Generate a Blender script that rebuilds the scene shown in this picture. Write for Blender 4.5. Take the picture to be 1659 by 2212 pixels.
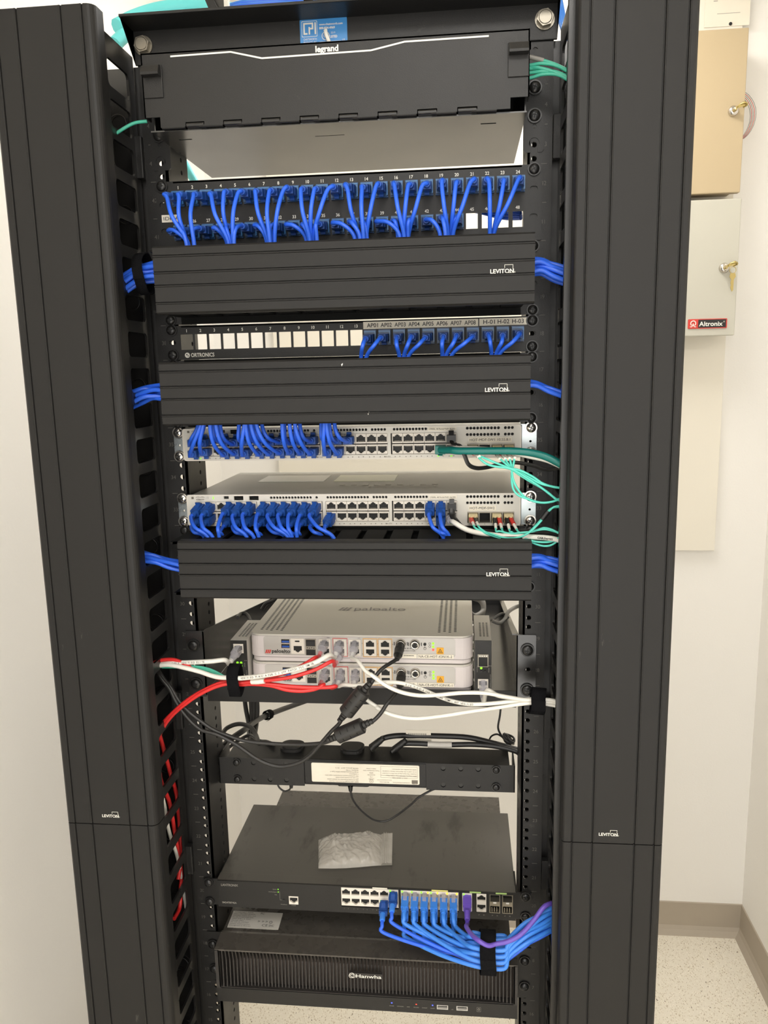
# equipment rack in a small white network room
EXPO, LAMP, SKY = 0.22, 13.0, 2.5
import bpy, math, random
import numpy as np
from mathutils import Vector, Matrix, Euler
random.seed(7)
S = bpy.context.scene
for o in list(bpy.data.objects): bpy.data.objects.remove(o)
COL = S.collection

# ------------------------------------------------------------------ camera
F_PX, IMG_W, IMG_H = 1699.8, 1659, 2212
CAM = Vector((0.1472, -1.0244, 1.7135))
def _rot(w):
    w = np.array(w); t = np.linalg.norm(w); k = w/t
    K = np.array([[0,-k[2],k[1]],[k[2],0,-k[0]],[-k[1],k[0],0]])
    return np.eye(3)+math.sin(t)*K+(1-math.cos(t))*K@K
RC = _rot((0.1782, 0.1010, -0.0125)) @ np.array([[1,0,0],[0,0,-1],[0,1,0]], float)
cam = bpy.data.cameras.new('camera'); cam_o = bpy.data.objects.new('camera', cam); COL.objects.link(cam_o)
cam.sensor_fit = 'VERTICAL'; cam.sensor_height = 24; cam.lens = F_PX/IMG_H*24; cam.clip_start = .02
_m = Matrix(((RC[0][0],-RC[1][0],-RC[2][0],CAM.x),(RC[0][1],-RC[1][1],-RC[2][1],CAM.y),(RC[0][2],-RC[1][2],-RC[2][2],CAM.z),(0,0,0,1)))
cam_o.matrix_world = _m
S.camera = cam_o
def at(x, y, Y):
    """point of the place that lies at depth Y on the sight line measured at photo coordinate (x, y)"""
    d = RC.T @ np.array([(x-IMG_W/2)/F_PX, (y-IMG_H/2)/F_PX, 1.])
    t = (Y-CAM.y)/d[1]
    return CAM + Vector(d)*t
# ------------------------------------------------------------------ world, exposure
S.view_settings.view_transform = 'Standard'; S.view_settings.look = 'None'
S.view_settings.exposure = EXPO; S.view_settings.gamma = 1; S.view_settings.use_curve_mapping = False
w = bpy.data.worlds.new('world'); S.world = w; w.use_nodes = True
w.node_tree.nodes['Background'].inputs[0].default_value = (1,.97,.92,1)
w.node_tree.nodes['Background'].inputs[1].default_value = SKY

# ------------------------------------------------------------------ materials
def lin(h):
    h = h.lstrip('#'); r = []
    for i in (0,2,4):
        c = int(h[i:i+2],16)/255
        r.append(c/12.92 if c <= .04045 else ((c+.055)/1.055)**2.4)
    return (*r,1)
MATS = {}
def mat(name, col, rough=.5, metal=0, var=.12, scale=30, bump=0, bscale=400, emit=0, trans=0, spec=.5, wear=None, stretch=None, alpha=1):
    m = bpy.data.materials.new(name); m.use_nodes = True; nt = m.node_tree; N = nt.nodes; L = nt.links
    b = N['Principled BSDF']; c = lin(col)
    tc = N.new('ShaderNodeTexCoord'); src = tc.outputs['Object']
    if stretch:
        mp = N.new('ShaderNodeMapping'); mp.inputs['Scale'].default_value = stretch; L.new(src, mp.inputs[0]); src = mp.outputs[0]
    nz = N.new('ShaderNodeTexNoise'); nz.inputs['Scale'].default_value = scale; nz.inputs['Detail'].default_value = 4; L.new(src, nz.inputs[0])
    mx = N.new('ShaderNodeMix'); mx.data_type = 'RGBA'
    mx.inputs[6].default_value = tuple(x*(1-var) for x in c[:3])+(1,)
    mx.inputs[7].default_value = tuple(min(1,x*(1+var)) for x in c[:3])+(1,)
    L.new(nz.outputs[0], mx.inputs[0]); out = mx.outputs[2]
    if wear:   # pale scuffs and scratches: (colour, noise scale vec, threshold)
        wc, ws, th, amt = wear
        mp2 = N.new('ShaderNodeMapping'); mp2.inputs['Scale'].default_value = ws; L.new(tc.outputs['Object'], mp2.inputs[0])
        n2 = N.new('ShaderNodeTexNoise'); n2.inputs['Scale'].default_value = 1; n2.inputs['Detail'].default_value = 6; n2.inputs['Roughness'].default_value = .65; L.new(mp2.outputs[0], n2.inputs[0])
        r = N.new('ShaderNodeMapRange'); r.inputs[1].default_value = th; r.inputs[2].default_value = th+.12; r.inputs[4].default_value = amt; L.new(n2.outputs[0], r.inputs[0])
        m2 = N.new('ShaderNodeMix'); m2.data_type = 'RGBA'; L.new(r.outputs[0], m2.inputs[0]); L.new(out, m2.inputs[6]); m2.inputs[7].default_value = lin(wc); out = m2.outputs[2]
    L.new(out, b.inputs['Base Color'])
    rr = N.new('ShaderNodeMapRange'); rr.inputs[3].default_value = max(.02,rough-.06); rr.inputs[4].default_value = min(1,rough+.06); L.new(nz.outputs[0], rr.inputs[0]); L.new(rr.outputs[0], b.inputs['Roughness'])
    b.inputs['Metallic'].default_value = metal; b.inputs['Specular IOR Level'].default_value = spec
    if trans: b.inputs['Transmission Weight'].default_value = trans
    if alpha < 1: b.inputs['Alpha'].default_value = alpha
    if bump:
        n3 = N.new('ShaderNodeTexNoise'); n3.inputs['Scale'].default_value = bscale; L.new(src, n3.inputs[0])
        bp = N.new('ShaderNodeBump'); bp.inputs['Strength'].default_value = bump; bp.inputs['Distance'].default_value = .001; L.new(n3.outputs[0], bp.inputs['Height']); L.new(bp.outputs[0], b.inputs['Normal'])
    if emit:
        b.inputs['Emission Color'].default_value = c; b.inputs['Emission Strength'].default_value = emit
    MATS[name] = m; return m
BLK  = mat('black_powder_coat', '#1e1d1c', .42, spec=.38, var=.15, bump=.15, bscale=900, wear=('#6a6660',(30,30,30),.66,.25))
BLKD = mat('black_gloss_coat', '#1f1e1d', .3, var=.12, bump=.05, bscale=700)
BLKS = mat('black_satin_sheet', '#242322', .24, var=.1, scale=12, spec=.9, wear=('#3a3734',(18,18,18),.66,.4))
COV  = mat('cover_plastic', '#1b1a19', .5, spec=.32, var=.06, scale=14, bump=.04, bscale=300, wear=('#8a857d',(60,25,60),.72,.35))
COVV = mat('tall_cover_plastic', '#1d1c1b', .5, spec=.32, var=.1, scale=5, bump=.04, bscale=300, wear=('#86817a',(55,40,16),.69,.4))
DUST = mat('dusty_black_lid', '#504d48', .42, var=.2, scale=9, bump=.05, bscale=900, wear=('#24221f',(26,9,20),.56,.7))
SMEAR= mat('smeared_black_lid', '#4a4641', .28, var=.2, scale=60, bump=.2, bscale=1400, wear=('#0c0b0b',(22,9,12),.60,.9))
DUCT = mat('duct_black', '#131312', .75, var=.1, spec=.15)
DARK = mat('dark_plastic', '#151515', .4, var=.1)
VOID = mat('socket_black', '#060606', .6, var=.1)
GRIL = mat('grille_plastic', '#2f2c2a', .5, var=.15, bump=.1)
RUBB = mat('cord_rubber', '#252423', .42, var=.1, bump=.05)
VELC = mat('hook_loop_fabric', '#141416', .95, var=.3, scale=900, bump=.8, bscale=1600, spec=.1)
CIS  = mat('switch_grey_paint', '#d2cec5', .45, var=.03, bump=.05, bscale=1200)
CIST = mat('switch_lid_grey', '#98958d', .38, metal=.1, var=.06, scale=300, stretch=(1,8,1))
CISL = mat('port_bezel_pale', '#dcd5ca', .4, var=.04)
ZINC = mat('zinc_steel', '#b9c0c2', .28, metal=.85, var=.12, scale=40)
STEEL= mat('bolt_steel', '#8d877b', .35, metal=.8, var=.2, scale=90)
CHRM = mat('bright_nickel', '#cfcac2', .18, metal=.95, var=.05)
PAL  = mat('appliance_shell', '#cfc7c6', .42, var=.03, bump=.03)
PALF = mat('appliance_face', '#b4b0ab', .38, metal=.25, var=.03)
PALT = mat('appliance_lid', '#c9c5bb', .4, metal=.1, var=.03)
PGRV = mat('seam_grey', '#8a8584', .5)
BLUE = mat('blue_cable', '#3069ea', .38, var=.08, scale=60, bump=.05)
LBLU = mat('sky_blue_cable', '#3f86e6', .38, var=.08, scale=60, bump=.05)
BOOT = mat('blue_boot', '#1e4c98', .45, var=.08)
BOOT2= mat('blue_ring', '#3465c4', .4, var=.06)
JACK = mat('navy_jack', '#1c4a78', .3, var=.1)
JACKL= mat('jack_clear_edge', '#3f74a8', .2, var=.1)
TEAL = mat('teal_cable', '#12736c', .35, var=.08)
AQUA = mat('aqua_fibre', '#5fd8c4', .38, var=.05)
AQUB = mat('aqua_conduit', '#6fe0e2', .5, var=.06, bump=.4, bscale=150)
GRNC = mat('green_fibre', '#3fae93', .38, var=.06)
REDC = mat('red_cable', '#d8302f', .38, var=.06)
WHTC = mat('white_cable', '#e9e6dd', .4, var=.03)
GRYC = mat('grey_sleeve', '#8d8a84', .5, var=.05)
PURP = mat('purple_cable', '#6a51b8', .38, var=.12, scale=25)
CLR  = mat('clear_plastic', '#eceaf0', .12, var=.05, trans=.5, alpha=.5)
WHT  = mat('white_plastic', '#e8e3d8', .4, var=.03)
BEIG = mat('beige_connector', '#cbbb8e', .4, var=.05)
REDB = mat('red_boot', '#c73229', .4)
PAPR = mat('label_paper', '#e4ddcd', .6, var=.02)
SILB = mat('silver_label', '#cbc7bf', .5, var=.04)
LIDL = mat('lid_label', '#f2efe8', .3, var=.02)
YELP = mat('pale_yellow_label', '#ecebc9', .3, var=.03)
YELT = mat('yellow_tag', '#d9d07c', .5)
GRNT = mat('green_tag', '#a9c878', .5)
STIC = mat('blue_sticker', '#3f8ccf', .35, var=.03)
INKW = mat('white_ink', '#e6e3da', .5, var=.02)
INKG = mat('grey_ink', '#8f8b84', .5, var=.02)
INKF = mat('faint_ink', '#57544f', .5, var=.02)
INKK = mat('black_ink', '#1d1c1b', .5, var=.02)
INKB = mat('brown_ink', '#6e675c', .5, var=.02)
ORNG = mat('warning_orange', '#e0a21c', .5)
LOGR = mat('logo_red', '#c8372c', .5)
TAN  = mat('tan_enamel', '#b2a080', .42, var=.02, scale=3)
TAND = mat('tan_edge', '#9a8a6c', .45)
GREY = mat('pale_grey_enamel', '#b9b6a9', .42, var=.02, scale=3)
BRAS = mat('brass', '#b9a66c', .3, metal=.85, var=.1)
PLY  = mat('painted_board', '#e3ddcf', .7, var=.02, scale=3, bump=.1, bscale=120)
BASE = mat('rubber_base', '#a89d8d', .55, var=.04)
TROF = mat('light_diffuser', '#fffcf8', .5, emit=LAMP)
CEIL = mat('ceiling_tile', '#e9e5db', .9, var=.03, bump=.3, bscale=200)
LG   = mat('led_green', '#78e01e', .4, emit=1.3); LR = mat('led_red', '#ff4a3a', .4, emit=1.2)
LB   = mat('led_blue', '#4450ff', .4, emit=3); LA = mat('led_amber', '#ffc21a', .4, emit=2.5)
BAGM = mat('bag_film', '#dcd7ce', .16, var=.2, scale=60, bump=1, bscale=90, trans=.1, alpha=.45)
BAGC = mat('bag_contents', '#a8a196', .5, var=.5, scale=90, bump=.8, bscale=90, stretch=(1,3,1))
def wall_mat(name, col):
    m = mat(name, col, .75, var=.012, scale=2, bump=.25, bscale=180, spec=.3); return m
WALL = wall_mat('painted_wall', '#ebe8e2')
def floor_mat():
    m = mat('speckled_vinyl', '#e7e0d0', .35, var=.02, scale=4); nt = m.node_tree; N = nt.nodes; L = nt.links; b = N['Principled BSDF']
    tc = N.new('ShaderNodeTexCoord'); prev = b.inputs['Base Color'].links[0].from_socket
    for k,(sc,th,col,rot) in enumerate(((260,.30,'#d2c7b1',.3),(200,.22,'#bcae96',1.1),(120,.13,'#7d705e',2.0),(300,.3,'#f3ecdd',2.6))):
        wv = N.new('ShaderNodeTexNoise'); wv.inputs['Scale'].default_value = 60; L.new(tc.outputs['Object'], wv.inputs[0])
        mp = N.new('ShaderNodeMapping'); mp.inputs['Scale'].default_value = (1,.55,1); mp.inputs['Rotation'].default_value = (0,0,rot); mp.inputs['Location'].default_value = (k*3.1,k*1.7,0)
        va = N.new('ShaderNodeVectorMath'); va.operation = 'MULTIPLY_ADD'; va.inputs[1].default_value = (.012,)*3
        L.new(wv.outputs['Color'], va.inputs[0]); L.new(tc.outputs['Object'], va.inputs[2]); L.new(va.outputs[0], mp.inputs[0])
        vo = N.new('ShaderNodeTexVoronoi'); vo.inputs['Scale'].default_value = sc; L.new(mp.outputs[0], vo.inputs[0])
        sep = N.new('ShaderNodeSeparateColor'); L.new(vo.outputs['Color'], sep.inputs[0])
        lt = N.new('ShaderNodeMath'); lt.operation = 'LESS_THAN'; lt.inputs[1].default_value = th+.05; L.new(vo.outputs['Distance'], lt.inputs[0])
        gt = N.new('ShaderNodeMath'); gt.operation = 'LESS_THAN'; gt.inputs[1].default_value = (.5,.4,.16,.4)[k]; L.new(sep.outputs[0], gt.inputs[0])
        mu = N.new('ShaderNodeMath'); mu.operation = 'MULTIPLY'; L.new(lt.outputs[0], mu.inputs[0]); L.new(gt.outputs[0], mu.inputs[1])
        mx = N.new('ShaderNodeMix'); mx.data_type = 'RGBA'; L.new(mu.outputs[0], mx.inputs[0]); L.new(prev, mx.inputs[6]); mx.inputs[7].default_value = lin(col); prev = mx.outputs[2]
    L.new(prev, b.inputs['Base Color']); return m
FLOOR = floor_mat()

# ------------------------------------------------------------------ mesh helpers
class MB:
    def __init__(s): s.v=[]; s.f=[]; s.m=[]; s.sm=[]
    def add(s, vs, fs, m=0, smooth=False):
        n=len(s.v); s.v += [tuple(v) for v in vs]
        for f in fs: s.f.append(tuple(i+n for i in f)); s.m.append(m); s.sm.append(smooth)
        return s
    def box(s, x0,x1,y0,y1,z0,z1,m=0):
        if x0>x1:x0,x1=x1,x0
        if y0>y1:y0,y1=y1,y0
        if z0>z1:z0,z1=z1,z0
        return s.add([(x0,y0,z0),(x1,y0,z0),(x1,y1,z0),(x0,y1,z0),(x0,y0,z1),(x1,y0,z1),(x1,y1,z1),(x0,y1,z1)],
            [(0,3,2,1),(4,5,6,7),(0,1,5,4),(1,2,6,5),(2,3,7,6),(3,0,4,7)],m)
    def prism(s, loop, a, b, axis='X', m=0, smooth=False):
        """loop of 2-D points extruded from a to b along axis; (Y,Z) for X, (X,Z) for Y, (X,Y) for Z"""
        def P(p,t): return {'X':(t,p[0],p[1]),'Y':(p[0],t,p[1]),'Z':(p[0],p[1],t)}[axis]
        n=len(loop); A=[P(p,a) for p in loop]; Bq=[P(p,b) for p in loop]
        s.add(A+Bq,[(i,(i+1)%n,n+(i+1)%n,n+i) for i in range(n)],m,smooth)
        s.add(A,[tuple(range(n))[::-1]],m); s.add(Bq,[tuple(range(n))],m); return s
    def cyl(s,p0,p1,r0,r1=None,n=16,m=0,caps=True,smooth=True):
        p0=Vector(p0);p1=Vector(p1);r1=r0 if r1 is None else r1
        d=(p1-p0).normalized(); u=d.orthogonal().normalized(); v=d.cross(u)
        ring=lambda p,r:[p+(u*math.cos(2*math.pi*i/n)+v*math.sin(2*math.pi*i/n))*r for i in range(n)]
        a=ring(p0,r0);b=ring(p1,r1)
        s.add(a+b,[(i,(i+1)%n,n+(i+1)%n,n+i) for i in range(n)],m,smooth)
        if caps: s.add(a,[tuple(range(n))[::-1]],m); s.add(b,[tuple(range(n))],m)
        return s
    def tube(s,pts,r,n=10,m=0,closed=False,flat=None):
        pts=[Vector(p) for p in pts]; k=len(pts); rs=r if isinstance(r,list) else [r]*k
        T=[]
        for i in range(k):
            a=pts[i-1] if (i or closed) else pts[0]; b=pts[(i+1)%k] if (i<k-1 or closed) else pts[-1]
            T.append((b-a).normalized())
        u=T[0].orthogonal().normalized() if flat is None else Vector(flat)
        V=[]
        for i in range(k):
            u=(u-T[i]*u.dot(T[i])); u=u.normalized() if u.length>1e-6 else T[i].orthogonal().normalized()
            v=T[i].cross(u)
            fl=.35 if flat is not None else 1
            V+=[pts[i]+(u*math.cos(2*math.pi*j/n)*(fl)+v*math.sin(2*math.pi*j/n))*rs[i] for j in range(n)]
        Fs=[]
        for i in range(k if closed else k-1):
            i2=(i+1)%k
            for j in range(n): Fs.append((i*n+j,i*n+(j+1)%n,i2*n+(j+1)%n,i2*n+j))
        s.add(V,Fs,m,True)
        if not closed: s.add(V[:n],[tuple(range(n))[::-1]],m); s.add(V[-n:],[tuple(range(n))],m)
        return s
    def lathe(s,prof,c,axis='Y',n=20,m=0):
        """profile [(t,r)] about an axis through c; t runs along the axis"""
        V=[]
        for t,r in prof:
            for j in range(n):
                a=2*math.pi*j/n; p={'Y':(r*math.cos(a),t,r*math.sin(a)),'Z':(r*math.cos(a),r*math.sin(a),t),'X':(t,r*math.cos(a),r*math.sin(a))}[axis]
                V.append(Vector(c)+Vector(p))
        k=len(prof); s.add(V,[(i*n+j,i*n+(j+1)%n,(i+1)*n+(j+1)%n,(i+1)*n+j) for i in range(k-1) for j in range(n)],m,True)
        s.add(V[:n],[tuple(range(n))[::-1]],m); s.add(V[-n:],[tuple(range(n))],m); return s
    def plate(s, outer, holes, t, org=(0,0,0), u=(1,0,0), v=(0,0,1), m=0):
        """sheet cut with holes; 2-D loops laid on axes u, v; thickness t, front face towards u x v"""
        cu=bpy.data.curves.new('c','CURVE'); cu.dimensions='2D'; cu.fill_mode='BOTH'; cu.extrude=t*50
        for lp in [outer]+holes:
            sp=cu.splines.new('POLY'); sp.points.add(len(lp)-1)
            for i,p in enumerate(lp): sp.points[i].co=(p[0]*100,p[1]*100,0,1)
            sp.use_cyclic_u=True
        o=bpy.data.objects.new('c',cu); me=o.to_mesh()
        u=Vector(u);v=Vector(v);w=u.cross(v);org=Vector(org)
        s.add([org+u*(q.co.x/100)+v*(q.co.y/100)+w*(q.co.z/100-t/2) for q in me.vertices],[tuple(p.vertices) for p in me.polygons],m)
        o.to_mesh_clear(); bpy.data.objects.remove(o); bpy.data.curves.remove(cu); return s
    def strip(s, x0,x1,z0,z1,cx,cz,r,t,org=(0,0,0),u=(1,0,0),v=(0,0,1),m=0,n=16):
        """long plate with one column of round holes"""
        u=Vector(u);v=Vector(v);w=u.cross(v);org=Vector(org)
        P=lambda x,z,d:org+u*x+v*z-w*d
        cz=sorted(cz); b=[z0]+[(p+q)/2 for p,q in zip(cz,cz[1:])]+[z1]
        A=sorted(set([2*math.pi*i/n for i in range(n)]))
        for c,za,zb in zip(cz,b,b[1:]):
            V=[];F_=[]
            cs=sorted([(math.atan2(zz-c,xx-cx)%(2*math.pi),(xx,zz)) for xx in (x0,x1) for zz in (za,zb)])
            def ray(a):
                dx,dz=math.cos(a),math.sin(a); T=[]
                if abs(dx)>1e-9: T.append(((x1 if dx>0 else x0)-cx)/dx)
                if abs(dz)>1e-9: T.append(((zb if dz>0 else za)-c)/dz)
                q=min(T); return (cx+dx*q,c+dz*q)
            for i in range(n):
                a0=A[i];a1=A[(i+1)%n] if i<n-1 else 2*math.pi
                pts=[(cx+r*math.cos(a1),c+r*math.sin(a1)),(cx+r*math.cos(a0),c+r*math.sin(a0)),ray(a0)]+[p for q,p in cs if a0+1e-6<q<a1-1e-6]+[ray(a1)]
                for d in (0,t):
                    L=[P(x,z,d) for x,z in pts]; s.add(L,[tuple(range(len(L))) if d==0 else tuple(range(len(L)))[::-1]],m)
                s.add([P(*pts[0],0),P(*pts[0],t),P(*pts[1],t),P(*pts[1],0)],[(0,1,2,3)],m)
        for x in (x0,x1): s.add([P(x,z0,0),P(x,z1,0),P(x,z1,t),P(x,z0,t)],[(0,1,2,3)],m)
        for z in (z0,z1): s.add([P(x0,z,0),P(x1,z,0),P(x1,z,t),P(x0,z,t)],[(0,1,2,3)],m)
        return s
    def text(s, txt, org, h, w=None, align='L', u=(1,0,0), v=(0,0,1), m=0, bold=0, t=.0002):
        """printed lettering; h = cap height, w = fitted width, org = baseline start (L), centre (C) or end (R)"""
        cu=bpy.data.curves.new('t','FONT'); cu.body=txt; cu.size=1; cu.offset=bold; cu.resolution_u=3
        o=bpy.data.objects.new('t',cu); me=o.to_mesh()
        if not len(me.vertices): o.to_mesh_clear(); bpy.data.objects.remove(o); return s
        xs=[q.co.x for q in me.vertices]; x0=min(xs); W=max(xs)-x0
        sy=h/.69; sx=(w/W) if w else sy*.95
        off={'L':0,'C':-W*sx/2,'R':-W*sx}[align]
        u=Vector(u);v=Vector(v);nn=u.cross(v);org=Vector(org)
        s.add([org+u*((q.co.x-x0)*sx+off)+v*(q.co.y*sy)+nn*t for q in me.vertices],[tuple(p.vertices) for p in me.polygons],m)
        o.to_mesh_clear(); bpy.data.objects.remove(o); bpy.data.curves.remove(cu); return s
def rrect(x0,x1,y0,y1,r=0,n=4):
    if r<=0: return [(x0,y0),(x1,y0),(x1,y1),(x0,y1)]
    P=[]
    for cx,cy,a in ((x1-r,y0+r,-90),(x1-r,y1-r,0),(x0+r,y1-r,90),(x0+r,y0+r,180)):
        for i in range(n+1):
            t=math.radians(a+90*i/n); P.append((cx+r*math.cos(t),cy+r*math.sin(t)))
    return P
def circ(x,y,r,n=12): return [(x+r*math.cos(2*math.pi*i/n),y+r*math.sin(2*math.pi*i/n)) for i in range(n)]
def slot(x,y,w,h,n=6):
    r=h/2; return rrect(x-w/2,x+w/2,y-r,y+r,r*.999,n)
def wroot(o):
    p=Vector((0,0,0))
    while o is not None: p+=o.location; o=o.parent
    return p
def obj(name, mb, mats, parent=None, bev=0, loc=None, label=None, local=False, smooth_all=False):
    """one mesh object; geometry is given in world metres (local=True: about its own origin)"""
    if not isinstance(mats,(list,tuple)): mats=[mats]
    base=wroot(parent) if parent is not None else Vector((0,0,0))
    if local: off=Vector((0,0,0)); l=Vector(loc or (0,0,0))-base
    elif loc is not None: off=Vector(loc); l=Vector(loc)-base
    else:
        off=base; l=Vector((0,0,0))
        if parent is None:
            a=np.array(mb.v); off=Vector(((a[:,0].min()+a[:,0].max())/2,(a[:,1].min()+a[:,1].max())/2,a[:,2].min())); l=off
    me=bpy.data.meshes.new(name)
    me.from_pydata([(x-off.x,y-off.y,z-off.z) for x,y,z in mb.v],[],mb.f)
    for m in mats: me.materials.append(m)
    me.polygons.foreach_set('material_index',mb.m); me.polygons.foreach_set('use_smooth',[True]*len(mb.f) if smooth_all else mb.sm); me.update()
    o=bpy.data.objects.new(name,me); COL.objects.link(o); o.location=l
    if parent is not None: o.parent=parent
    if bev:
        md=o.modifiers.new('b','BEVEL'); md.width=bev; md.segments=2; md.limit_method='ANGLE'; md.angle_limit=math.radians(40)
    if label: o['label']=label
    return o
def dup(o, parent, loc, name=None, rot=None):
    c=o.copy(); COL.objects.link(c); c.parent=parent; c.location=Vector(loc)-wroot(parent)
    if rot: c.rotation_euler=rot
    if name: c.name=name
    return c
def inst(name, me, parent, loc, rot=None, scale=None):
    o=bpy.data.objects.new(name,me); COL.objects.link(o); o.location=Vector(loc)-(wroot(parent) if parent else Vector((0,0,0)))
    if parent: o.parent=parent
    if rot: o.rotation_euler=rot
    if scale: o.scale=scale
    return o
def mesh(name, mb, mats):
    if not isinstance(mats,(list,tuple)): mats=[mats]
    me=bpy.data.meshes.new(name); me.from_pydata(mb.v,[],mb.f)
    for m in mats: me.materials.append(m)
    me.polygons.foreach_set('material_index',mb.m); me.polygons.foreach_set('use_smooth',mb.sm); me.update(); return me
def tag(o, label, cat, group=None):
    o['label']=label; o['category']=cat
    if group: o['group']=group
    return o
def thing(name, label, cat, loc, group=None):
    o=bpy.data.objects.new(name,None); COL.objects.link(o); o.location=loc; o.empty_display_size=.02
    return tag(o,label,cat,group)
def struct(name, mb, m, bev=0):
    o=obj(name,mb,m,bev=bev); o['kind']='structure'; return o
def smooth(P, k=6):
    P=[Vector(p) for p in P]; Q=[P[0]*2-P[1]]+P+[P[-1]*2-P[-2]]; out=[]
    for i in range(1,len(Q)-2):
        for j in range(k):
            t=j/k; a,b,c,d=Q[i-1],Q[i],Q[i+1],Q[i+2]
            out.append(.5*((2*b)+(c-a)*t+(2*a-5*b+4*c-d)*t*t+(3*b-a-3*c+d)*t**3))
    out.append(P[-1]); return out
U0=.0889; U=.04445
def uz(n, f=0): return U0+(n-1)*U+f*U       # height of the bottom of rack unit n
def hz(n,w): return uz(n)+{'b':.00635,'m':.022225,'t':.0381}[w]
HX=.23255
# pan head screw, axis towards -Y
_s=MB().lathe([(0,.0052),(-.0012,.0054),(-.0026,.0046),(-.0034,.0028),(-.0036,.0018)],(0,0,0),n=18)
_s.box(-.0030,.0030,-.00375,-.003,-.00055,.00055,1).box(-.00055,.00055,-.00376,-.003,-.0030,.0030,1)
_s.lathe([(.001,.0068),(-.0003,.0068)],(0,0,0),n=18)
SCR_B=mesh('screw_black',_s,[BLKD,VOID]); SCR_Z=mesh('screw_zinc',_s,[CHRM,DARK]); SCR_S=mesh('screw_small',_s,[BLK,VOID])
def screw(parent,x,y,z,me=None,rot=None,sc=None):
    o=inst('screw',me or SCR_B,parent,(x,y,z),(0,random.uniform(0,3),0) if rot is None else rot,sc); return o
def leviton(mb, x, y, z, w, m=0, u=(1,0,0)):
    """LEVITON with the open square behind its last letters; x = left end, w = width of the word"""
    h=w*.17
    mb.text('LEVITON',(x,y,z),h,w,m=m,bold=.018)
    a=x+w*.60; b=x+w*.97; zt=z+h*2.05; e=h*.1
    mb.box(a,b,y-.0002,y,zt-e,zt,m).box(b-e,b,y-.0002,y,z,zt,m).box(a,a+e,y-.0002,y,z+h*1.25,zt,m)
    mb.box(a+w*.06,b,y-.0002,y,z,z+e*.8,m)
    mb.text('®',(x+w*1.005,y,z),h*.35,m=m)

# ================================================================== ROOM
RX0,RX1,RY0,RY1,RZ=-.56,.98,-2.3,1.205,2.75
struct('floor',MB().box(RX0-.1,RX1+.1,RY0-.1,RY1+.1,-.1,0),FLOOR)
struct('ceiling',MB().box(RX0-.1,RX1+.1,RY0-.1,RY1+.1,RZ,RZ+.1),CEIL)
struct('wall_back',MB().box(RX0-.1,RX1+.1,RY1,RY1+.1,0,RZ),WALL)
struct('wall_right',MB().box(RX1,RX1+.1,RY0,RY1,0,RZ),WALL)
struct('wall_left',MB().box(RX0-.1,RX0,RY0,RY1,0,RZ),WALL)
def baseprof(s): return [(0,.0),(s*.022,0),(s*.016,.006),(s*.009,.013),(s*.004,.024),(s*.0032,.1),(0,.102)]
struct('baseboard_back',MB().prism([(RY1-a,b) for a,b in baseprof(1)],RX0,RX1,'X',smooth=False),BASE)
struct('baseboard_right',MB().prism([(RX1-a,b) for a,b in baseprof(1)],RY0,RY1,'Y'),BASE)
struct('baseboard_left',MB().prism([(RX0+a,b) for a,b in baseprof(1)],RY0,RY1,'Y'),BASE)
# ceiling lights (out of frame, they are what lights the room)
for k,(x,y,lab) in enumerate(((.22,-1.45,'flat square ceiling light panel above the aisle before the rack'),(.25,.66,'flat square ceiling light panel between the rack and the back wall'))):
    t=thing('ceiling_light',lab,'light',(x,y,RZ-.03),'flat panel ceiling lights')
    obj('frame',MB().plate(rrect(-.31,.31,-.31,.31),[rrect(-.285,.285,-.285,.285)],.03,(x,y,RZ-.03),(1,0,0),(0,-1,0)),WHT,t)
    obj('diffuser',MB().box(x-.285,x+.285,y-.285,y+.285,RZ-.02,RZ-.016),TROF,t)
# painted plywood board
b=obj('backboard',MB().box(-.383,.838,RY1-.018,RY1-.0005,1.203,2.70),PLY,bev=.001)
tag(b,'white painted backboard fixed to the back wall behind the cabinets','backboard')
BY=RY1-.018
# tan cabinet
def cabinet(x0,x1,z0,z1,m,edge,name,lab,lock,drop):
    Y=1.1
    t=thing(name,lab,'cabinet',((x0+x1)/2,Y+.04,z0))
    obj('body',MB().box(x0+.006,x1-.006,Y+.006,BY-.0005,z0+.008,z1-.004),edge,t,bev=.001)
    obj('door',MB().box(x0,x1,Y,Y+.02,z0,z1),m,t,bev=.002)
    lx,lz=lock
    l=MB().lathe([(0,.0125),(-.003,.0125),(-.006,.011),(-.009,.0095),(-.0095,.005)],(lx,Y,lz),n=24)
    l.box(lx-.0012,lx+.0012,Y-.0098,Y-.0095,lz-.006,lz+.006)
    lo=obj('lock',l,CHRM,t)
    k=MB()
    k.tube(smooth([(lx-.002,Y-.012,lz-.003),(lx+.006,Y-.024,lz+.006),(lx+.018,Y-.03,lz+.010),(lx+.024,Y-.026,lz+.006),(lx+.017,Y-.02,lz+.002)],4),.0022,6)
    k.box(lx-.0015,lx+.0015,Y-.026,Y-.008,lz-.004,lz+.004)
    k.prism([(lx+.002,lz-.001),(lx+.019,lz+.004),(lx+.024,lz+.010),(lx+.018,lz+.014),(lx+.006,lz+.009)],Y-.027,Y-.024,'Y')
    ko=obj('key',k,BRAS,lo)
    if drop:
        h=MB(); x=lx+.014
        h.tube([(x+.008*math.cos(a*.5),Y-.026,lz-.008+.008*math.sin(a*.5)) for a in range(13)],.0008,6,closed=True)
        h.prism([(x-.006,lz-.016),(x+.006,lz-.016),(x+.0075,lz-.024),(x+.003,lz-.031),(x+.003,lz-.056),(x,lz-.060),(x-.003,lz-.054),(x-.0045,lz-.049),(x-.003,lz-.044),(x-.0045,lz-.038),(x-.003,lz-.031),(x-.0075,lz-.024)],Y-.028,Y-.026,'Y')
        obj('hanging_key',h,BRAS,lo)
    return t
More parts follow.
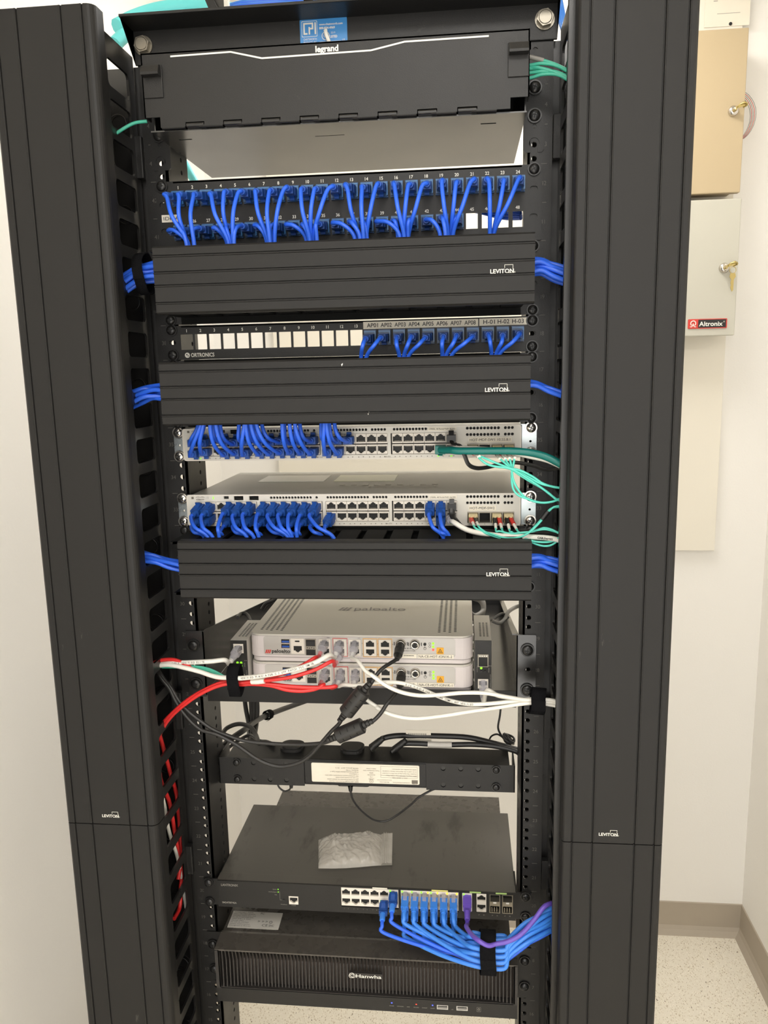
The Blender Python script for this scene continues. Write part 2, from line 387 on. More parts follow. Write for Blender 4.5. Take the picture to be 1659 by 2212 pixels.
cabinet(.50,.826,2.128,2.500,TAN,TAND,'wall_cabinet','tan metal wall cabinet with key in its lock, above the grey one',(.799,2.315),False)
g=cabinet(.50,.831,1.784,2.114,GREY,GREY,'wall_cabinet','pale grey metal wall cabinet with red maker badge under the tan one',(.7965,1.949),True)
nb=MB().prism(rrect(.7155,.811,1.8025,1.8262,.002),1.0996,1.0978,'Y',0)
nb.box(.717,.739,1.0974,1.098,1.804,1.8248,1).box(.7405,.8085,1.0974,1.098,1.8045,1.8243,2)
nb.text('Altronix',(.7425,1.0973,1.8085),.0108,.058,m=3,bold=.02).text('®',(.8015,1.0973,1.8165),.0035,m=3)
nb.tube([(.728+.0062*math.cos(math.radians(a)),1.0972,1.8155+.0062*math.sin(math.radians(a))) for a in range(-50,231,20)],.0013,6,m=3)
nb.text('A',(.728,1.0971,1.807),.0085,.008,'C',m=3,bold=.02)
nb.box(.7205,.725,1.0971,1.0975,1.8065,1.8082,3).box(.731,.7355,1.0971,1.0975,1.8065,1.8082,3)
obj('badge',nb,[LOGR,LOGR,INKK,INKW],g,label='red and black name badge with white lettering')
pp=MB().box(.745,.853,RY1-.0195,RY1-.0185,2.537,2.74,0)
pp.box(.765,.775,RY1-.0197,RY1-.0194,2.595,2.5965,1).box(.775,.83,RY1-.0197,RY1-.0194,2.566,2.567,1)
pp.lathe([(0,.004),(-.001,.004)],(.808,RY1-.0196,2.542),n=14,m=2)
tag(obj('notice_sheet',pp,[PAPR,INKG,INKK]),'white paper sheet on the back wall above the tan cabinet','paper')
cw=MB()
for k in range(5):
    pts=[(.832+(.028+.002*k)*math.sin(math.radians(a)),1.165-.004*k+.004*math.sin(a*.05),2.318+(.05+.0015*k)*math.cos(math.radians(a))) for a in range(-10,200,14)]
    cw.tube(pts,.0007,6,m=k%2)
tag(obj('wire_coil',cw,[GRYC,LOGR]),'thin loop of grey and red wire sticking out beside the tan cabinet','wire')

# ================================================================== RACK
rack=thing('equipment_rack','black two post open equipment rack standing between the tall cable managers','rack',(0,.038,0))
ZT=2.134
def rail(sx):
    mb=MB(); e=.254; i=.2246
    xa,xb=(i,e) if sx>0 else (-e,-i)
    mb.strip(xa,xb,.0,2.096,sx*HX,[hz(n,k) for n in range(1,46) for k in 'bmt'],.0033,.003)
    # plate() fronts towards -Y
    # web with its own holes (seen from inside the opening)
    for (X,d) in ((sx*i,1),):
        mb.strip(0,.076,0,2.096,.052,[hz(n,k) for n in range(8,46) for k in 'bmt'],.0032,.003,(X+sx*.003,0,0) if sx>0 else (X,0,0),(0,1,0),(0,0,1))
    mb.box(sx*.236,sx*.254,.073,.076,0,2.096).box(sx*.251,sx*.254,.060,.073,0,2.096)
    return mb
for sx in (-1,1):
    r=obj('rail',rail(sx),BLK,rack)
    tx=MB()
    for n in range(14,46):
        X=-.2475 if sx<0 else .2410
        tx.text(str(n),(X,-.0002,hz(n,'m')-.0025),.005,align='L',bold=.0)
        tx.box(X,X+.007,-.0003,-.0001,uz(n)-.0003,uz(n)+.0004)
    obj('unit_number',tx,INKF,r)
# top angle, front and back
ta=MB()
ta.prism([(-.003,2.092),(0,2.092),(0,2.1305),(-.045,2.1305),(-.045,2.134),(-.003,2.134)],-.2555,.2575,'X')
fr=obj('top_angle',ta,BLK,rack,bev=.001)
obj('top_angle',MB().prism([(.076,2.092),(.079,2.092),(.079,2.134),(.12,2.134),(.12,2.137),(.076,2.137)],-.2555,.2575,'X'),BLK,rack,bev=.001)
for x,m in ((-.2435,STEEL),(.2428,STEEL)):
    bl=MB(); zc=2.1135
    bl.lathe([(-.003,.0115),(-.005,.0115)],(x,0,zc),n=20)
    hx=[(x+.0098*math.cos(math.radians(a+12)),zc+.0098*math.sin(math.radians(a+12))) for a in range(0,360,60)]
    bl.prism(hx,-.005,-.0115,'Y'); bl.lathe([(-.0115,.0078),(-.0122,.0070)],(x,0,zc),n=20)
    obj('bolt',bl,m,fr,bev=.0006)
obj('base_foot',MB().box(-.30,-.20,-.18,.26,.001,.02).box(-.258,-.222,-.01,.09,.02,.09),BLK,rack)
obj('base_foot',MB().box(.20,.30,-.18,.26,.001,.02).box(.222,.258,-.01,.09,.02,.09),BLK,rack)
# blue maker sticker
st=MB().prism(rrect(-.0476,.0098,2.0985,2.1312,.002),-.0032,-.0036,'Y',0)
Y=-.0037
st.plate(rrect(-.0455,-.0265,2.1115,2.1290,.001),[rrect(-.0450,-.0270,2.1120,2.1285,.001)],.0002,(0,Y,0),m=1)
for i_,(a,b_,c,d) in enumerate(((-.0434,-.0416,2.1140,2.1270),(-.0434,-.0312,2.1252,2.1270),(-.0434,-.0385,2.1140,2.1158),(-.0330,-.0312,2.1195,2.1270),(-.0370,-.0312,2.1195,2.1212),(-.0370,-.0352,2.1140,2.1222),(-.0297,-.0280,2.1140,2.1270))):
    st.box(a,b_,Y-.0002-i_*2e-5,Y,c,d,1)
st.text('CHATSWORTH',(-.0436,Y,2.1075),.0024,.0162,m=1).text('PRODUCTS, INC.',(-.0436,Y,2.1040),.0024,.0166,m=1)
st.text('www.chatsworth.com',(-.0240,Y,2.1232),.0022,.0285,m=1,bold=.02).text('800-834-4969',(-.0240,Y,2.1190),.0024,.0190,m=1,bold=.03)
st.plate(circ(-.0165,2.1115,.0048,20),[circ(-.0165,2.1115,.0041,20)],.0002,(0,Y,0),m=1).text('UL',(-.0165,Y,2.1100),.003,align='C',m=1)
st.text('3219',(-.0100,Y,2.1135),.0020,m=1).text('LISTED',(-.0112,Y,2.1090),.0026,.0088,m=1,bold=.03).box(-.0240,.0020,Y-.0001,Y,2.1050,2.1053,1).text('US',(.0035,Y,2.1048),.0022,m=1)
obj('maker_sticker',st,[STIC,INKW],rack,label='light blue maker sticker on the top angle')
wt=MB().tube(smooth([(-.0105,-.006,2.094),(-.0118,-.012,2.1025),(-.0145,-.012,2.110),(-.0158,-.009,2.1165)],4),.0023,8,flat=(0,1,0))
tag(obj('cable_tie',wt,WHTC),'white tie end standing up in front of the blue sticker','cable tie')

# ================================================================== TALL CABLE MANAGERS
SEAM=1.1375
def tall_manager(sx,x0,x1,lab,gx,roundin):
    """x0 inner edge of the cover, x1 outer edge (signed)"""
    t=thing('vertical_cable_manager',lab,'cable manager',((x0+x1)/2,-.03,0),'tall vertical cable managers')
    # cover profile in (X,Y), inner corner rounded
    Yf=-.1247; s=sx; g=.0011
    def prof():
        P=[(x0,Yf+.024)]
        r=roundin
        for i in range(7):
            a=math.pi/2*i/6; P.append((x0+s*r*(1-math.sin(math.pi/2-a)) if False else x0+s*r*(1-math.cos(a)), Yf+r*(1-math.sin(a))))
        for q in gx:
            P+= [(q-s*g,Yf),(q-s*g*.4,Yf+.0016),(q+s*g*.4,Yf+.0016),(q+s*g*.9,Yf),(q+s*g*1.3,Yf-.0004),(q+s*g*2.0,Yf-.0004),(q+s*g*2.4,Yf)]
        P+= [(x1-s*.003,Yf),(x1,Yf+.003),(x1,Yf+.03),(x1-s*.002,Yf+.03),(x1-s*.002,Yf+.0035),(x0+s*r,Yf+.0028),(x0+s*.0025,Yf+r),(x0+s*.0025,Yf+.024)]
        return P
    pr=prof()
    up=obj('cover',MB().prism(pr,SEAM+.0006,2.1125,'Z'),COVV,t)
    lo=obj('cover',MB().prism(pr,.06,SEAM-.0006,'Z'),COVV,t)
    xl = (-.3245 if s<0 else .3098)
    lg=MB(); leviton(lg,xl,Yf-.0003,SEAM+.0105,.0225)
    obj('logo',lg,INKW,up)
    # inner finger panels: one pocket per rack unit
    X=s*.2625
    pitch=U; n0,n1=2,46
    holes=[]
    for n in range(n0,n1):
        z=.0889+(n-1)*pitch+.004
        holes.append(rrect(-.072,-.012,z,z+.0305,.006))
    zb=.08
    mb=MB().plate(rrect(-.098,.006,zb,2.105),holes,.003,(X,0,0) if s<0 else (X+.003,0,0),(0,1,0),(0,0,1))
    # lip round each pocket and front rib
    mb.box(X-.004,X+.004,-.1,-.093,zb,2.105)
    obj('finger_panel',mb,BLKD,t,bev=.0004)
    Xo=x1-s*.008
    mb=MB().box(Xo-.0015,Xo+.0015,-.098,.014,zb,2.105).box(Xo-.004,Xo+.004,-.1,-.093,zb,2.105)
    obj('side_panel',mb,BLK,t,bev=.0004)
    # back plate with knock-outs
    a,b=sorted((X,Xo))
    bp=MB().plate(rrect(a,b,zb,2.095),[],.003,(0,.012,0))
    for z in np.arange(.16,2.05,.11):
        for dx in (-.025,.025):
            bp.tube([((a+b)/2+dx+.011*math.cos(k*.3),.0088,z+.011*math.sin(k*.3)) for k in range(21)],.0006,6,closed=True)
    obj('back_plate',bp,BLKS,t)
    xi=s*.2578
    for z,h in ((1.96,.05),(1.215,.055),(.985,.045),(.50,.05)):
        obj('mounting_bracket',MB().box(s*.2545,s*.2635,-.006,.004,z,z+h),BLK,t,bev=.0008)
    obj('rear_flange',MB().box(s*.2545,s*.2640,.010,.0135,zb,2.095),BLKD,t,bev=.0004)
    obj('base',MB().box(a-.002,b+.002,-.1,.02,.001,zb),BLK,t)
    return t
tall_manager(-1,-.2505,-.3736,'left tall black vertical cable manager with two piece ribbed cover',[-.2634,-.2875,-.3385,-.3622],.010)
tall_manager(1,.2655,.3862,'right tall black vertical cable manager with two piece ribbed cover',[.2773,.3019,.3523,.3756],.004)

# ================================================================== FIBRE ENCLOSURE
fx0,fx1=-.2226,.2208
enc=thing('fiber_enclosure','black fiber enclosure with hinged door at the top of the rack','fiber enclosure',(0,-.02,1.998))
tag(enc,'black fiber enclosure with thin white line on its hinged door, at the rack top','fiber enclosure')
YD=-.070
body=MB()
body.plate(rrect(-.2185,.2185,-.052,.165),[rrect(-.028,.006,-.0180,-.0160),rrect(.172,.187,-.030,-.0265),rrect(-.196,-.182,-.030,-.0265)],.0015,(0,0,1.998),(1,0,0),(0,-1,0)) if False else None
body.plate(rrect(-.2185,.2185,-.052,.165),[rrect(-.032,.004,-.0125,-.0105,0),rrect(.168,.186,-.028,-.0240,0),rrect(-.198,-.182,-.028,-.0240,0)],.0015,(0,0,1.9985),(1,0,0),(0,1,0))
body.box(-.2185,.2185,-.052,.165,2.0785,2.080).box(-.2185,-.217,-.052,.165,1.9985,2.080).box(.217,.2185,-.052,.165,1.9985,2.080).box(-.2185,.2185,.163,.165,1.9985,2.080)
obj('body',body,BLKS,enc)
# hinge front lip
KN=[]
N=9; p0=-.205; pit=(.205+.205)/N
dl=[(fx0,1.9995+.010),(fx0+.017,1.9995+.010),(fx0+.017,1.9975)]
x=fx0+.017
outer=[(fx0,2.0795),(fx0,2.0105),(-.204,2.0105),(-.204,1.9990)]
xs=-.204+.030
k=0
while xs+.022<.205:
    outer+=[(xs,1.9990),(xs,2.0035),(xs+.0225,2.0035),(xs+.0225,1.9990)]; 
    kn=MB(); KN.append(kn); kn.lathe([(xs+.001,.0026),(xs+.0215,.0026)],(0,YD+.0018,2.0004),'X',12)
    kn.box(xs+.001,xs+.0215,YD+.0018,YD+.012,1.9978,1.9990)
    xs+=.0450; k+=1
outer+=[(.200,1.9990),(.200,2.0105),(fx1,2.0105),(fx1,2.0795)]
door=MB().plate(outer,[],.0018,(0,YD,0))
door.box(fx0,fx1,YD,YD+.018,2.0779,2.0797).box(fx0,fx0+.0015,YD,YD+.018,2.0105,2.0797).box(fx1-.0015,fx1,YD,YD+.018,2.0105,2.0797)
xs=-.204
while xs<.19:
    e=min(xs+.029,.199); door.lathe([(xs+.001,.0024),(e,.0024)],(0,YD+.0024,1.9995),'X',12); xs+=.045
dr=obj('door',door,BLK,enc,bev=.0004)
for kn in KN: obj('hinge_knuckle',kn,BLKD,enc)
obj('front_lip',MB().plate(rrect(-.2185,.2185,YD+.006,-.050),[],.0015,(0,0,1.9975),(1,0,0),(0,1,0)),BLKS,enc)
# white line and name
ln=MB(); y=YD-.0005
L=[(-.187,2.0745),(-.116,2.0752),(-.080,2.0665),(.045,2.0675),(.083,2.0742),(.176,2.0745)]
for a,b_ in zip(L,L[1:]):
    d=Vector((b_[0]-a[0],b_[1]-a[1])).normalized(); nn=Vector((-d.y,d.x))*.0009
    A=Vector(a);B_=Vector(b_)
    ln.add([(q.x,y,q.y) for q in (A-nn,B_-nn,B_+nn,A+nn)],[(0,1,2,3)])
ln.text('legrand',(-.0180,y,2.0692),.0062,.0262,bold=.035)
obj('logo',ln,INKW,dr)
for sx,xc in ((-1,-.2095),(1,.2085)):
    h=MB().box(xc-.0115,xc+.0115,YD-.002,YD,2.031,2.066).prism([(YD-.001,2.0655),(YD-.008,2.0640),(YD-.012,2.0560),(YD-.012,2.0530),(YD-.002,2.0530),(YD-.001,2.0600)],xc-.0105,xc+.0105,'X')
    obj('latch',h,BLK,dr,bev=.0006)
for sx in (-1,1):
    e0,e1=sx*.2195,sx*.2445
    a,b_=sorted((e0,e1)); zc=1.983
    notch=[]
    # ear plate with a keyhole notch at its foot
    ext=.004
    P=[(a,2.083),(a,1.9760+.003)] 
    c=sx*.2325
    P=[(a,2.083),(a,1.972),(a+.003,1.969),(c-.0042,1.969),(c-.0042,1.975)]+[(c+.0062*math.cos(math.radians(t)),1.9795+.0062*math.sin(math.radians(t))) for t in range(225,-46,-15)]+[(c+.0042,1.975),(c+.0042,1.969),(b_-.003,1.969),(b_,1.972),(b_,2.083)]
    ear=MB().plate(P[::-1],[circ(c,1.9985,.0025,12)],.002,(0,-.001,0))
    obj('mounting_ear',ear,BLK,enc,bev=.0004)
    for z in (2.0411,2.0100): screw(enc,sx*.2325,-.003,z,sc=(1.25,1,1.25))

# ================================================================== PATCH PANEL 48
JW,JH=.0146,.0168
def jack_mesh():
    j=MB().plate(rrect(-JW/2,JW/2,-JH/2,JH/2,.0008),[rrect(-.0060,.0060,-.0046,.0036)],.008,(0,-.008,0),m=0)
    j.box(-.0061,.0061,-.001,.0006,-.0047,.0037,2)
    j.box(-JW/2,JW/2,-.0085,-.0078,JH/2-.0022,JH/2-.0006,1).box(JW/2-.0012,JW/2+.0003,-.0083,-.002,-JH/2+.001,JH/2-.001,1)
    j.box(-JW/2-.0004,JW/2+.0004,-.0045,.0,-JH/2-.0012,JH/2+.0010,0)
    return mesh('jack',j,[JACK,JACKL,VOID])
JACKM=jack_mesh()
pan=thing('patch_bay','black 48 port patch panel labelled IDF-A filled with blue cords below the fiber enclosure','patch panel',(0,-.002,uz(41)))
JX=lambda k:-.211+.018474*k
ZU,ZL=1.9335,1.8925
holes=[rrect(JX(k)-.0070,JX(k)+.0070,ZU-.0080,ZU+.0080,0) for k in range(24)]+[rrect(JX(k)-.0070,JX(k)+.0070,ZL-.0080,ZL+.0080,0) for k in range(20)]
zz0,zz1=ZL-.0088,ZL+.0098
holes+= [rrect(JX(20)-.0078,JX(20)+.0065,zz0,zz1,0),rrect(JX(21)-.0070,JX(22)+.0070,zz0,zz1,0),rrect(JX(23)-.0065,JX(23)+.0065,zz0,zz1,0)]
for sx in(-1,1): holes+=[slot(sx*HX,1.9335-.006,.0095,.0062),slot(sx*HX,1.8955,.0095,.0062)]
pl=MB().plate(rrect(-.2415,.2425,uz(41)+.0006,uz(43)-.0006,.001),holes,.002,(0,-.0022,0))
pl.box(-.218,.218,-.0022,.012,uz(43)-.003,uz(43)-.0012).box(-.218,.218,-.0022,.012,uz(41)+.001,uz(41)+.0025)
obj('face_plate',pl,BLK,pan,bev=.0003)
nm=MB()
for k in range(24):
    nm.text(str(k+1),(JX(k)-.0006,-.0024,ZU+.0120),.0037,align='C',bold=.02)
    if k+25!=47: nm.text(str(k+25),(JX(k)-.0006,-.0024,ZL+.0122),.0037,align='C',bold=.02)
obj('port_number',nm,INKW,pan)
lb=MB().box(-.2355,-.2110,-.0028,-.0023,ZL+.0136,ZL+.0226,0).text('IDF-A',(-.2330,-.003,ZL+.0160),.0042,.0205,m=1)
obj('label',lb,[PAPR,INKK],pan,label='white label reading IDF-A')
for k in range(24): inst('jack',JACKM,pan,(JX(k),-.0022,ZU))
for k in range(20): inst('jack',JACKM,pan,(JX(k),-.0022,ZL))
for sx in(-1,1):
    for z in (hz(42,'t'),): screw(pan,sx*HX,-.0042,z,sc=(1.15,1,1.15))

# ================================================================== PATCH CORD
def strap(c,ax,wd,ra,rb,lab,side=(0,-1,0)):
    """band of width wd round a bundle at c running along ax; ra, rb half sizes"""
    ax=Vector(ax).normalized(); a=Vector(side); a=(a-ax*a.dot(ax)).normalized(); b=ax.cross(a); m=MB(); n=28; V=[]
    for r in (0,.0014):
        for s in (-.5,.5):
            V+=[Vector(c)+ax*(s*wd+.0008*math.sin(3*t))+a*(ra+r)*math.cos(t)+b*(rb+r)*math.sin(t) for t in [2*math.pi*i/n for i in range(n)]]
    Fs=[]
    for p,q in ((0,1),(1,3),(3,2),(2,0)): Fs+=[(p*n+i,p*n+(i+1)%n,q*n+(i+1)%n,q*n+i) for i in range(n)]
    m.add(V,Fs,0,True)
    m.add([Vector(c)+a*(ra+.0016)+ax*(s*wd*.48)+b*z for s,z in ((-1,-.006),(1,-.006),(1,.008),(-1,.008))],[(0,1,2,3)])
    return tag(obj('cable_strap',m,VELC),lab,'cable strap')
def atX(x,y,X):
    d=RC.T @ np.array([(x-IMG_W/2)/F_PX,(y-IMG_H/2)/F_PX,1.]); return CAM+Vector(d)*((X-CAM.x)/d[0])
def atZ(x,y,Z):
    d=RC.T @ np.array([(x-IMG_W/2)/F_PX,(y-IMG_H/2)/F_PX,1.]); return CAM+Vector(d)*((Z-CAM.z)/d[2])
def plug_mesh(L=.030,ring=True,body=BOOT):
    p=MB()
    p.prism([(-.0056,-.0042),(.0056,-.0042),(.0056,.0036),(-.0056,.0036)],.002,-.010,'Y')
    a=[(-.0062,-.0050),(.0062,-.0050),(.0062,.0042),(-.0062,.0042)]; b=[(-.0046,-.0046),(.0046,-.0046),(.0046,.0040),(-.0046,.0040)]
    def sec(l,y): return [(q[0],y,q[1]) for q in l]
    V=sec(a,-.004)+sec(a,-.012)+sec(b,-L*.7)
    p.add(V,[(3,2,1,0)]+[(i,(i+1)%4,4+(i+1)%4,4+i) for i in range(4)]+[(4+i,4+(i+1)%4,8+(i+1)%4,8+i) for i in range(4)]+[(8,9,10,11)])
    # rib lines and tab hood
    for q in range(4): p.box(-.0058,.0058,-.0125-q*.0022,-.0115-q*.0022,-.0049,.0044)
    return p,L
def hood(p,up):
    s=1 if up else -1
    p.prism([(-.001,s*.0042),(-.004,s*.0085),(-.0060,s*.0098),(-.0075,s*.0095),(-.0070,s*.0070),(-.015,s*.0040)],-.0030,.0030,'X')
def strain(L):
    return MB().lathe([(-L*.66,.0043),(-L*.9,.0040),(-L,.0040),(-L-.0012,.0034)],(0,0,0),n=16)
PM={}
for key,L,up,bm,rm in (('panel',.040,True,BOOT,BOOT2),('sw_up',.021,True,BOOT,BOOT2),('sw_dn',.021,False,BOOT,BOOT2),('sw2',.024,True,BOOT,BOOT)):
    p,_=plug_mesh(L); hood(p,up)
    PM[key]=(mesh('plug',p,bm),mesh('strain_relief',strain(L),rm),L)
p,_=plug_mesh(.040); hood(p,False); PM['panel']=(mesh('plug',p,BOOT),PM['panel'][1],.040)
def cord(pts,r,m,label,cat='cable',group=None,name='network_cable',k=6,n=10,flat=None,mb=None):
    o=obj(name,(mb or MB()).tube(smooth(pts,k),r,n,flat=flat),m,loc=pts[0])
    return tag(o,label,cat,group)
def patch(X,Y,Z,kind,pts,label,group,m=BLUE,r=.0025,tilt=(0,0)):
    """cord whose plug sits in a socket at X,Y,Z facing -Y"""
    pm,sm,L=PM[kind]
    rot=Euler((tilt[0],0,tilt[1])); tip=Vector((X,Y,Z))+rot.to_matrix()@Vector((0,-L,0)); d=rot.to_matrix()@Vector((0,-1,0))
    P=[tip-d*.003,tip+d*.006]+[Vector(q) for q in pts]
    o=cord(P,r,m,label,'cable',group)
    inst('plug',pm,o,(X,Y,Z),rot); inst('strain_relief',sm,o,(X,Y,Z),rot)
    return o
rd=random.Random(3)
def z3(x,y): return (250+x/3.016,340+y/3.016)
def z4(x,y): return (750+x/3.016,340+y/3.016)
up=[(470,z3),(463,z3),(510,z3),(733,z3),(742,z3),(765,z3),(990,z3),(1003,z3),(1035,z3),(1262,z3),(1270,z3),(1285,z3),(1580,z3),(1615,z3),(125,z4),(370,z4),(365,z4),(400,z4),(655,z4),(675,z4),(690,z4),(930,z4),(955,z4),(958,z4)]
lo=[(465,z3),(460,z3),(508,z3),(722,z3),(745,z3),(770,z3),(982,z3),(1018,z3),(1240,z3),(1258,z3),(1310,z3),(1555,z3),(1590,z3),(1635,z3),(340,z4),(330,z4),(395,z4),(605,z4),(640,z4),(690,z4)]
def m1top(px): return 530-(px-328)*.035-1
for row,(ends,Z,n0) in enumerate(((up,ZU,1),(lo,ZL,25))):
    for k,(ex,fn) in enumerate(ends):
        px=fn(ex,0)[0]; depth=-.062+rd.uniform(-.01,.012)
        E=at(px,m1top(px)-2,depth); X=JX(k)
        tip=Vector((X,-.05,Z)); 
        if row==0:
            mid=tip.lerp(E,.45)+Vector((0,-.016,-.006)); mid.x=tip.x+(E.x-tip.x)*.50; q=[tip+Vector(((E.x-X)*.16,-.009,-.010)),mid]
        else:
            mid=tip.lerp(E,.5)+Vector((0,-.008,.003)); q=[mid]
        q+=[E,E+Vector((0,.004,-.03))]
        patch(X,-.008,Z,'panel',q,'blue patch cord plugged into port %d of the 48 port panel'%(n0+k),'blue patch cords in the 48 port panel',tilt=(rd.uniform(.06,.14),rd.uniform(-.05,.05)))
# dark blue bundle seen behind the three open ports
for k in range(4):
    z=1.9265-.0024*k; cord([(.135,.10,z+.006),(.16,.085,z+.002),(.20,.06+.004*k,z-.008-.001*k),(.221,.05,z-.016)],.0028,BLUE,'blue cable behind the open ports 45 to 48 of the upper patch panel','cable','blue cables behind the open ports',name='blue_cable')

# ================================================================== HORIZONTAL MANAGERS
def hmanager(n,x0,x1,zlo,zhi,lab,logo,earx=.2425):
    t=thing('horizontal_cable_manager',lab,'cable manager',(0,-.05,zlo),'horizontal ribbed cable managers'); Yf=-.1
    h=zhi-zlo
    P=[(Yf+.016,zlo+.0015),(Yf+.016,zlo),(Yf+.002,zlo),(Yf,zlo+.002)]
    for f in (.158,.415,.61,.85):
        z=zlo+h*f; P+=[(Yf,z-.0012),(Yf-.0011,z-.0007),(Yf-.0011,z+.0003),(Yf+.0012,z+.0009),(Yf+.0012,z+.0013),(Yf,z+.0018)]
    P+=[(Yf,zhi-.002),(Yf+.002,zhi),(Yf+.016,zhi),(Yf+.016,zhi-.0015),(Yf+.0035,zhi-.0015),(Yf+.002,zhi-.004),(Yf+.002,zlo+.004),(Yf+.0035,zlo+.0015)]
    c=obj('cover',MB().prism(P,x0,x1,'X'),COV,t)
    lx,lz=logo
    lg=MB(); leviton(lg,lx,Yf-.0004,lz,.0262); obj('logo',lg,INKW,c)
    d=MB().box(-.218,.218,-.004,-.001,uz(n)+.0008,uz(n+2)-.0002)
    z0,z1=uz(n)+.001,uz(n+2)-.001
    for z,zz in ((zlo+.0025,.0025),(zhi-.005,.0025)):
        d.box(-.214,.214,-.012,-.003,z,z+zz)
        for k in range(13):
            x=-.2135+.0343*k
            d.box(x-.006,x+.020,-.092,-.010,z,z+zz).box(x-.003,x+.018,-.092,-.088,z,z+zz)
    obj('duct',d,DUCT,t)
    if n==36:
        ch=MB()
        for px,py in ((739,787),(796,892)):
            c0=at(px,py,Yf-.0004); ch.prism([(c0.x+.0013*math.cos(a*1.05)*(.6+.5*math.sin(a*2.3)),c0.z+.0026*math.sin(a*1.05)*(.7+.4*math.cos(a*1.7))) for a in range(6)],Yf-.0003,Yf,'Y')
        obj('paint_chip',ch,INKW,c)
    slots=[]
    e=MB().plate(rrect(-earx,earx,z0,z1,.001),[slot(sx*HX,q,.011,.0065) for sx in (-1,1) for q in (hz(n,'b'),hz(n,'t'),hz(n+1,'b')-.004,hz(n+1,'t'))]+[rrect(-.214,.214,z0+.012,z1-.012)],.002,(0,-.0022,0))
    obj('mounting_plate',e,BLK,t,bev=.0003)
    for sx in (-1,1):
        for q in (hz(n,'b'),hz(n+1,'t')): screw(t,sx*HX,-.0042,q,sc=(1.1,1,1.1))
    return t
hmanager(39,-.2133,.2266,1.7850,1.8618,'black ribbed horizontal cable manager below the 48 port panel',(.1772,1.8186))
hmanager(36,-.2155,.2232,1.6538,1.7290,'black ribbed horizontal cable manager between the half empty panel and the upper grey switch',(.1715,1.6874))
hmanager(31,-.2075,.2270,1.4373,1.5106,'black ribbed horizontal cable manager below the lower grey switch',(.1735,1.4685))

# ================================================================== PATCH PANEL 24 (mostly empty)
p24=thing('patch_bay','black 24 port panel with thirteen open windows and eleven blue cords','patch panel',(0,-.002,uz(38)))
OX=lambda k:-.2125+.01861*k if k<13 else .0289+.01854*(k-13)
zj=1.7560
holes=[rrect(OX(k)-(.0080 if k else .0085),OX(k)+.0078,zj-.0096,zj+.0100,.0006) for k in range(13)]
holes+=[rrect(OX(k)-.0070,OX(k)+.0070,zj-.0080,zj+.0080) for k in range(13,24)]+[slot(sx*HX,zj,.0095,.0055) for sx in(-1,1)]
pl=MB().plate(rrect(-.2415,.2425,uz(38)+.0002,uz(39)-.0008,.001),holes,.002,(0,-.0022,0))
pl.box(-.22,.22,-.0022,.01,uz(39)-.003,uz(39)-.0015)
obj('face_plate',pl,BLK,p24,bev=.0003)
nm=MB()
for k in range(13): nm.text(str(k+1),(OX(k),-.0024,zj+.0128),.0037,align='C',bold=.02)
nm.text('ORTRONICS',(-.2085,-.0024,uz(38)+.0035),.0048,.0315,bold=.03)
nm.plate(circ(-.2135,uz(38)+.0058,.0034,16),[circ(-.2142,uz(38)+.0066,.0010,8),circ(-.2125,uz(38)+.0050,.0008,8)],.0002,(0,-.0024,0))
obj('printing',nm,INKW,p24)
lb=MB().box(.0200,.1655,-.0030,-.0023,zj+.0105,zj+.0195,0).box(.1668,.2265,-.0030,-.0023,zj+.0108,zj+.0196,0)
for k in range(8): lb.text('AP0%d'%(k+1),(.0318+.01765*k,-.0033,zj+.0126),.0050,.0142,'C',m=1,bold=.01)
for k in range(3): lb.text('H-0%d'%(k+1),(.1790+.01790*k,-.0033,zj+.0129),.0050,.0145,'C',m=1,bold=.01)
obj('label',lb,[PAPR,INKK],p24,label='white label strips reading AP01 to AP08 and H-01 to H-03')
for k in range(13,24): inst('jack',JACKM,p24,(OX(k),-.0022,zj))
for sx in(-1,1):
    for q in 'bt': screw(p24,sx*HX,-.0042,hz(38,q),sc=(1.15,1,1.15))
def z6(x,y): return (750+x/3.016,660+y/3.016)
names=['AP0%d'%k for k in range(1,9)]+['H-0%d'%k for k in range(1,4)]
for k,ex in enumerate((90,125,340,370,400,620,645,680,940,970,992)):
    px=z6(ex,0)[0]; E=at(px,780.5-(px-341)*.02,-.058); X=OX(13+k); tip=Vector((X,-.05,zj))
    mid=tip.lerp(E,.4)+Vector((0,-.014,-.002))
    patch(X,-.008,zj,'panel',[mid,E,E+Vector(((E.x-X)*.3,.006,-.025))],'blue patch cord in the port labelled %s of the half empty panel'%names[k],'blue patch cords in the half empty panel',tilt=(rd.uniform(.04,.12),rd.uniform(-.06,.06)))

# ================================================================== GREY SWITCHES
def rjprof(w=.0117,h=.0066,up=True):
    a=w/2; P=[(-a,-h/2),(a,-h/2),(a,h/2),(.0032,h/2),(.0032,h/2+.0014),(.0016,h/2+.0014),(.0016,h/2+.0026),(-.0016,h/2+.0026),(-.0016,h/2+.0014),(-.0032,h/2+.0014),(-.0032,h/2),(-a,h/2)]
    P=[(x,y-.0010) for x,y in P]
    return P if up else [(x,-y) for x,y in P][::-1]
def port_mesh(up,bez,W=.0136,H=.0126):
    p=MB().plate(rrect(-W/2,W/2,-H/2,H/2),[rjprof(up=up)],.003,(0,0,0),m=0)
    p.box(-W/2,W/2,.003,.0115,-H/2,H/2,1)
    s=1 if up else -1
    for k in range(8): p.box(-.0040+k*.0011,-.0036+k*.0011,.0022,.0031,-s*.0043,-s*.0030,2)
    return mesh('port',p,[bez,VOID,STEEL])
PT_U=port_mesh(True,CISL); PT_D=port_mesh(False,CISL)
def dark_inside(me): return me
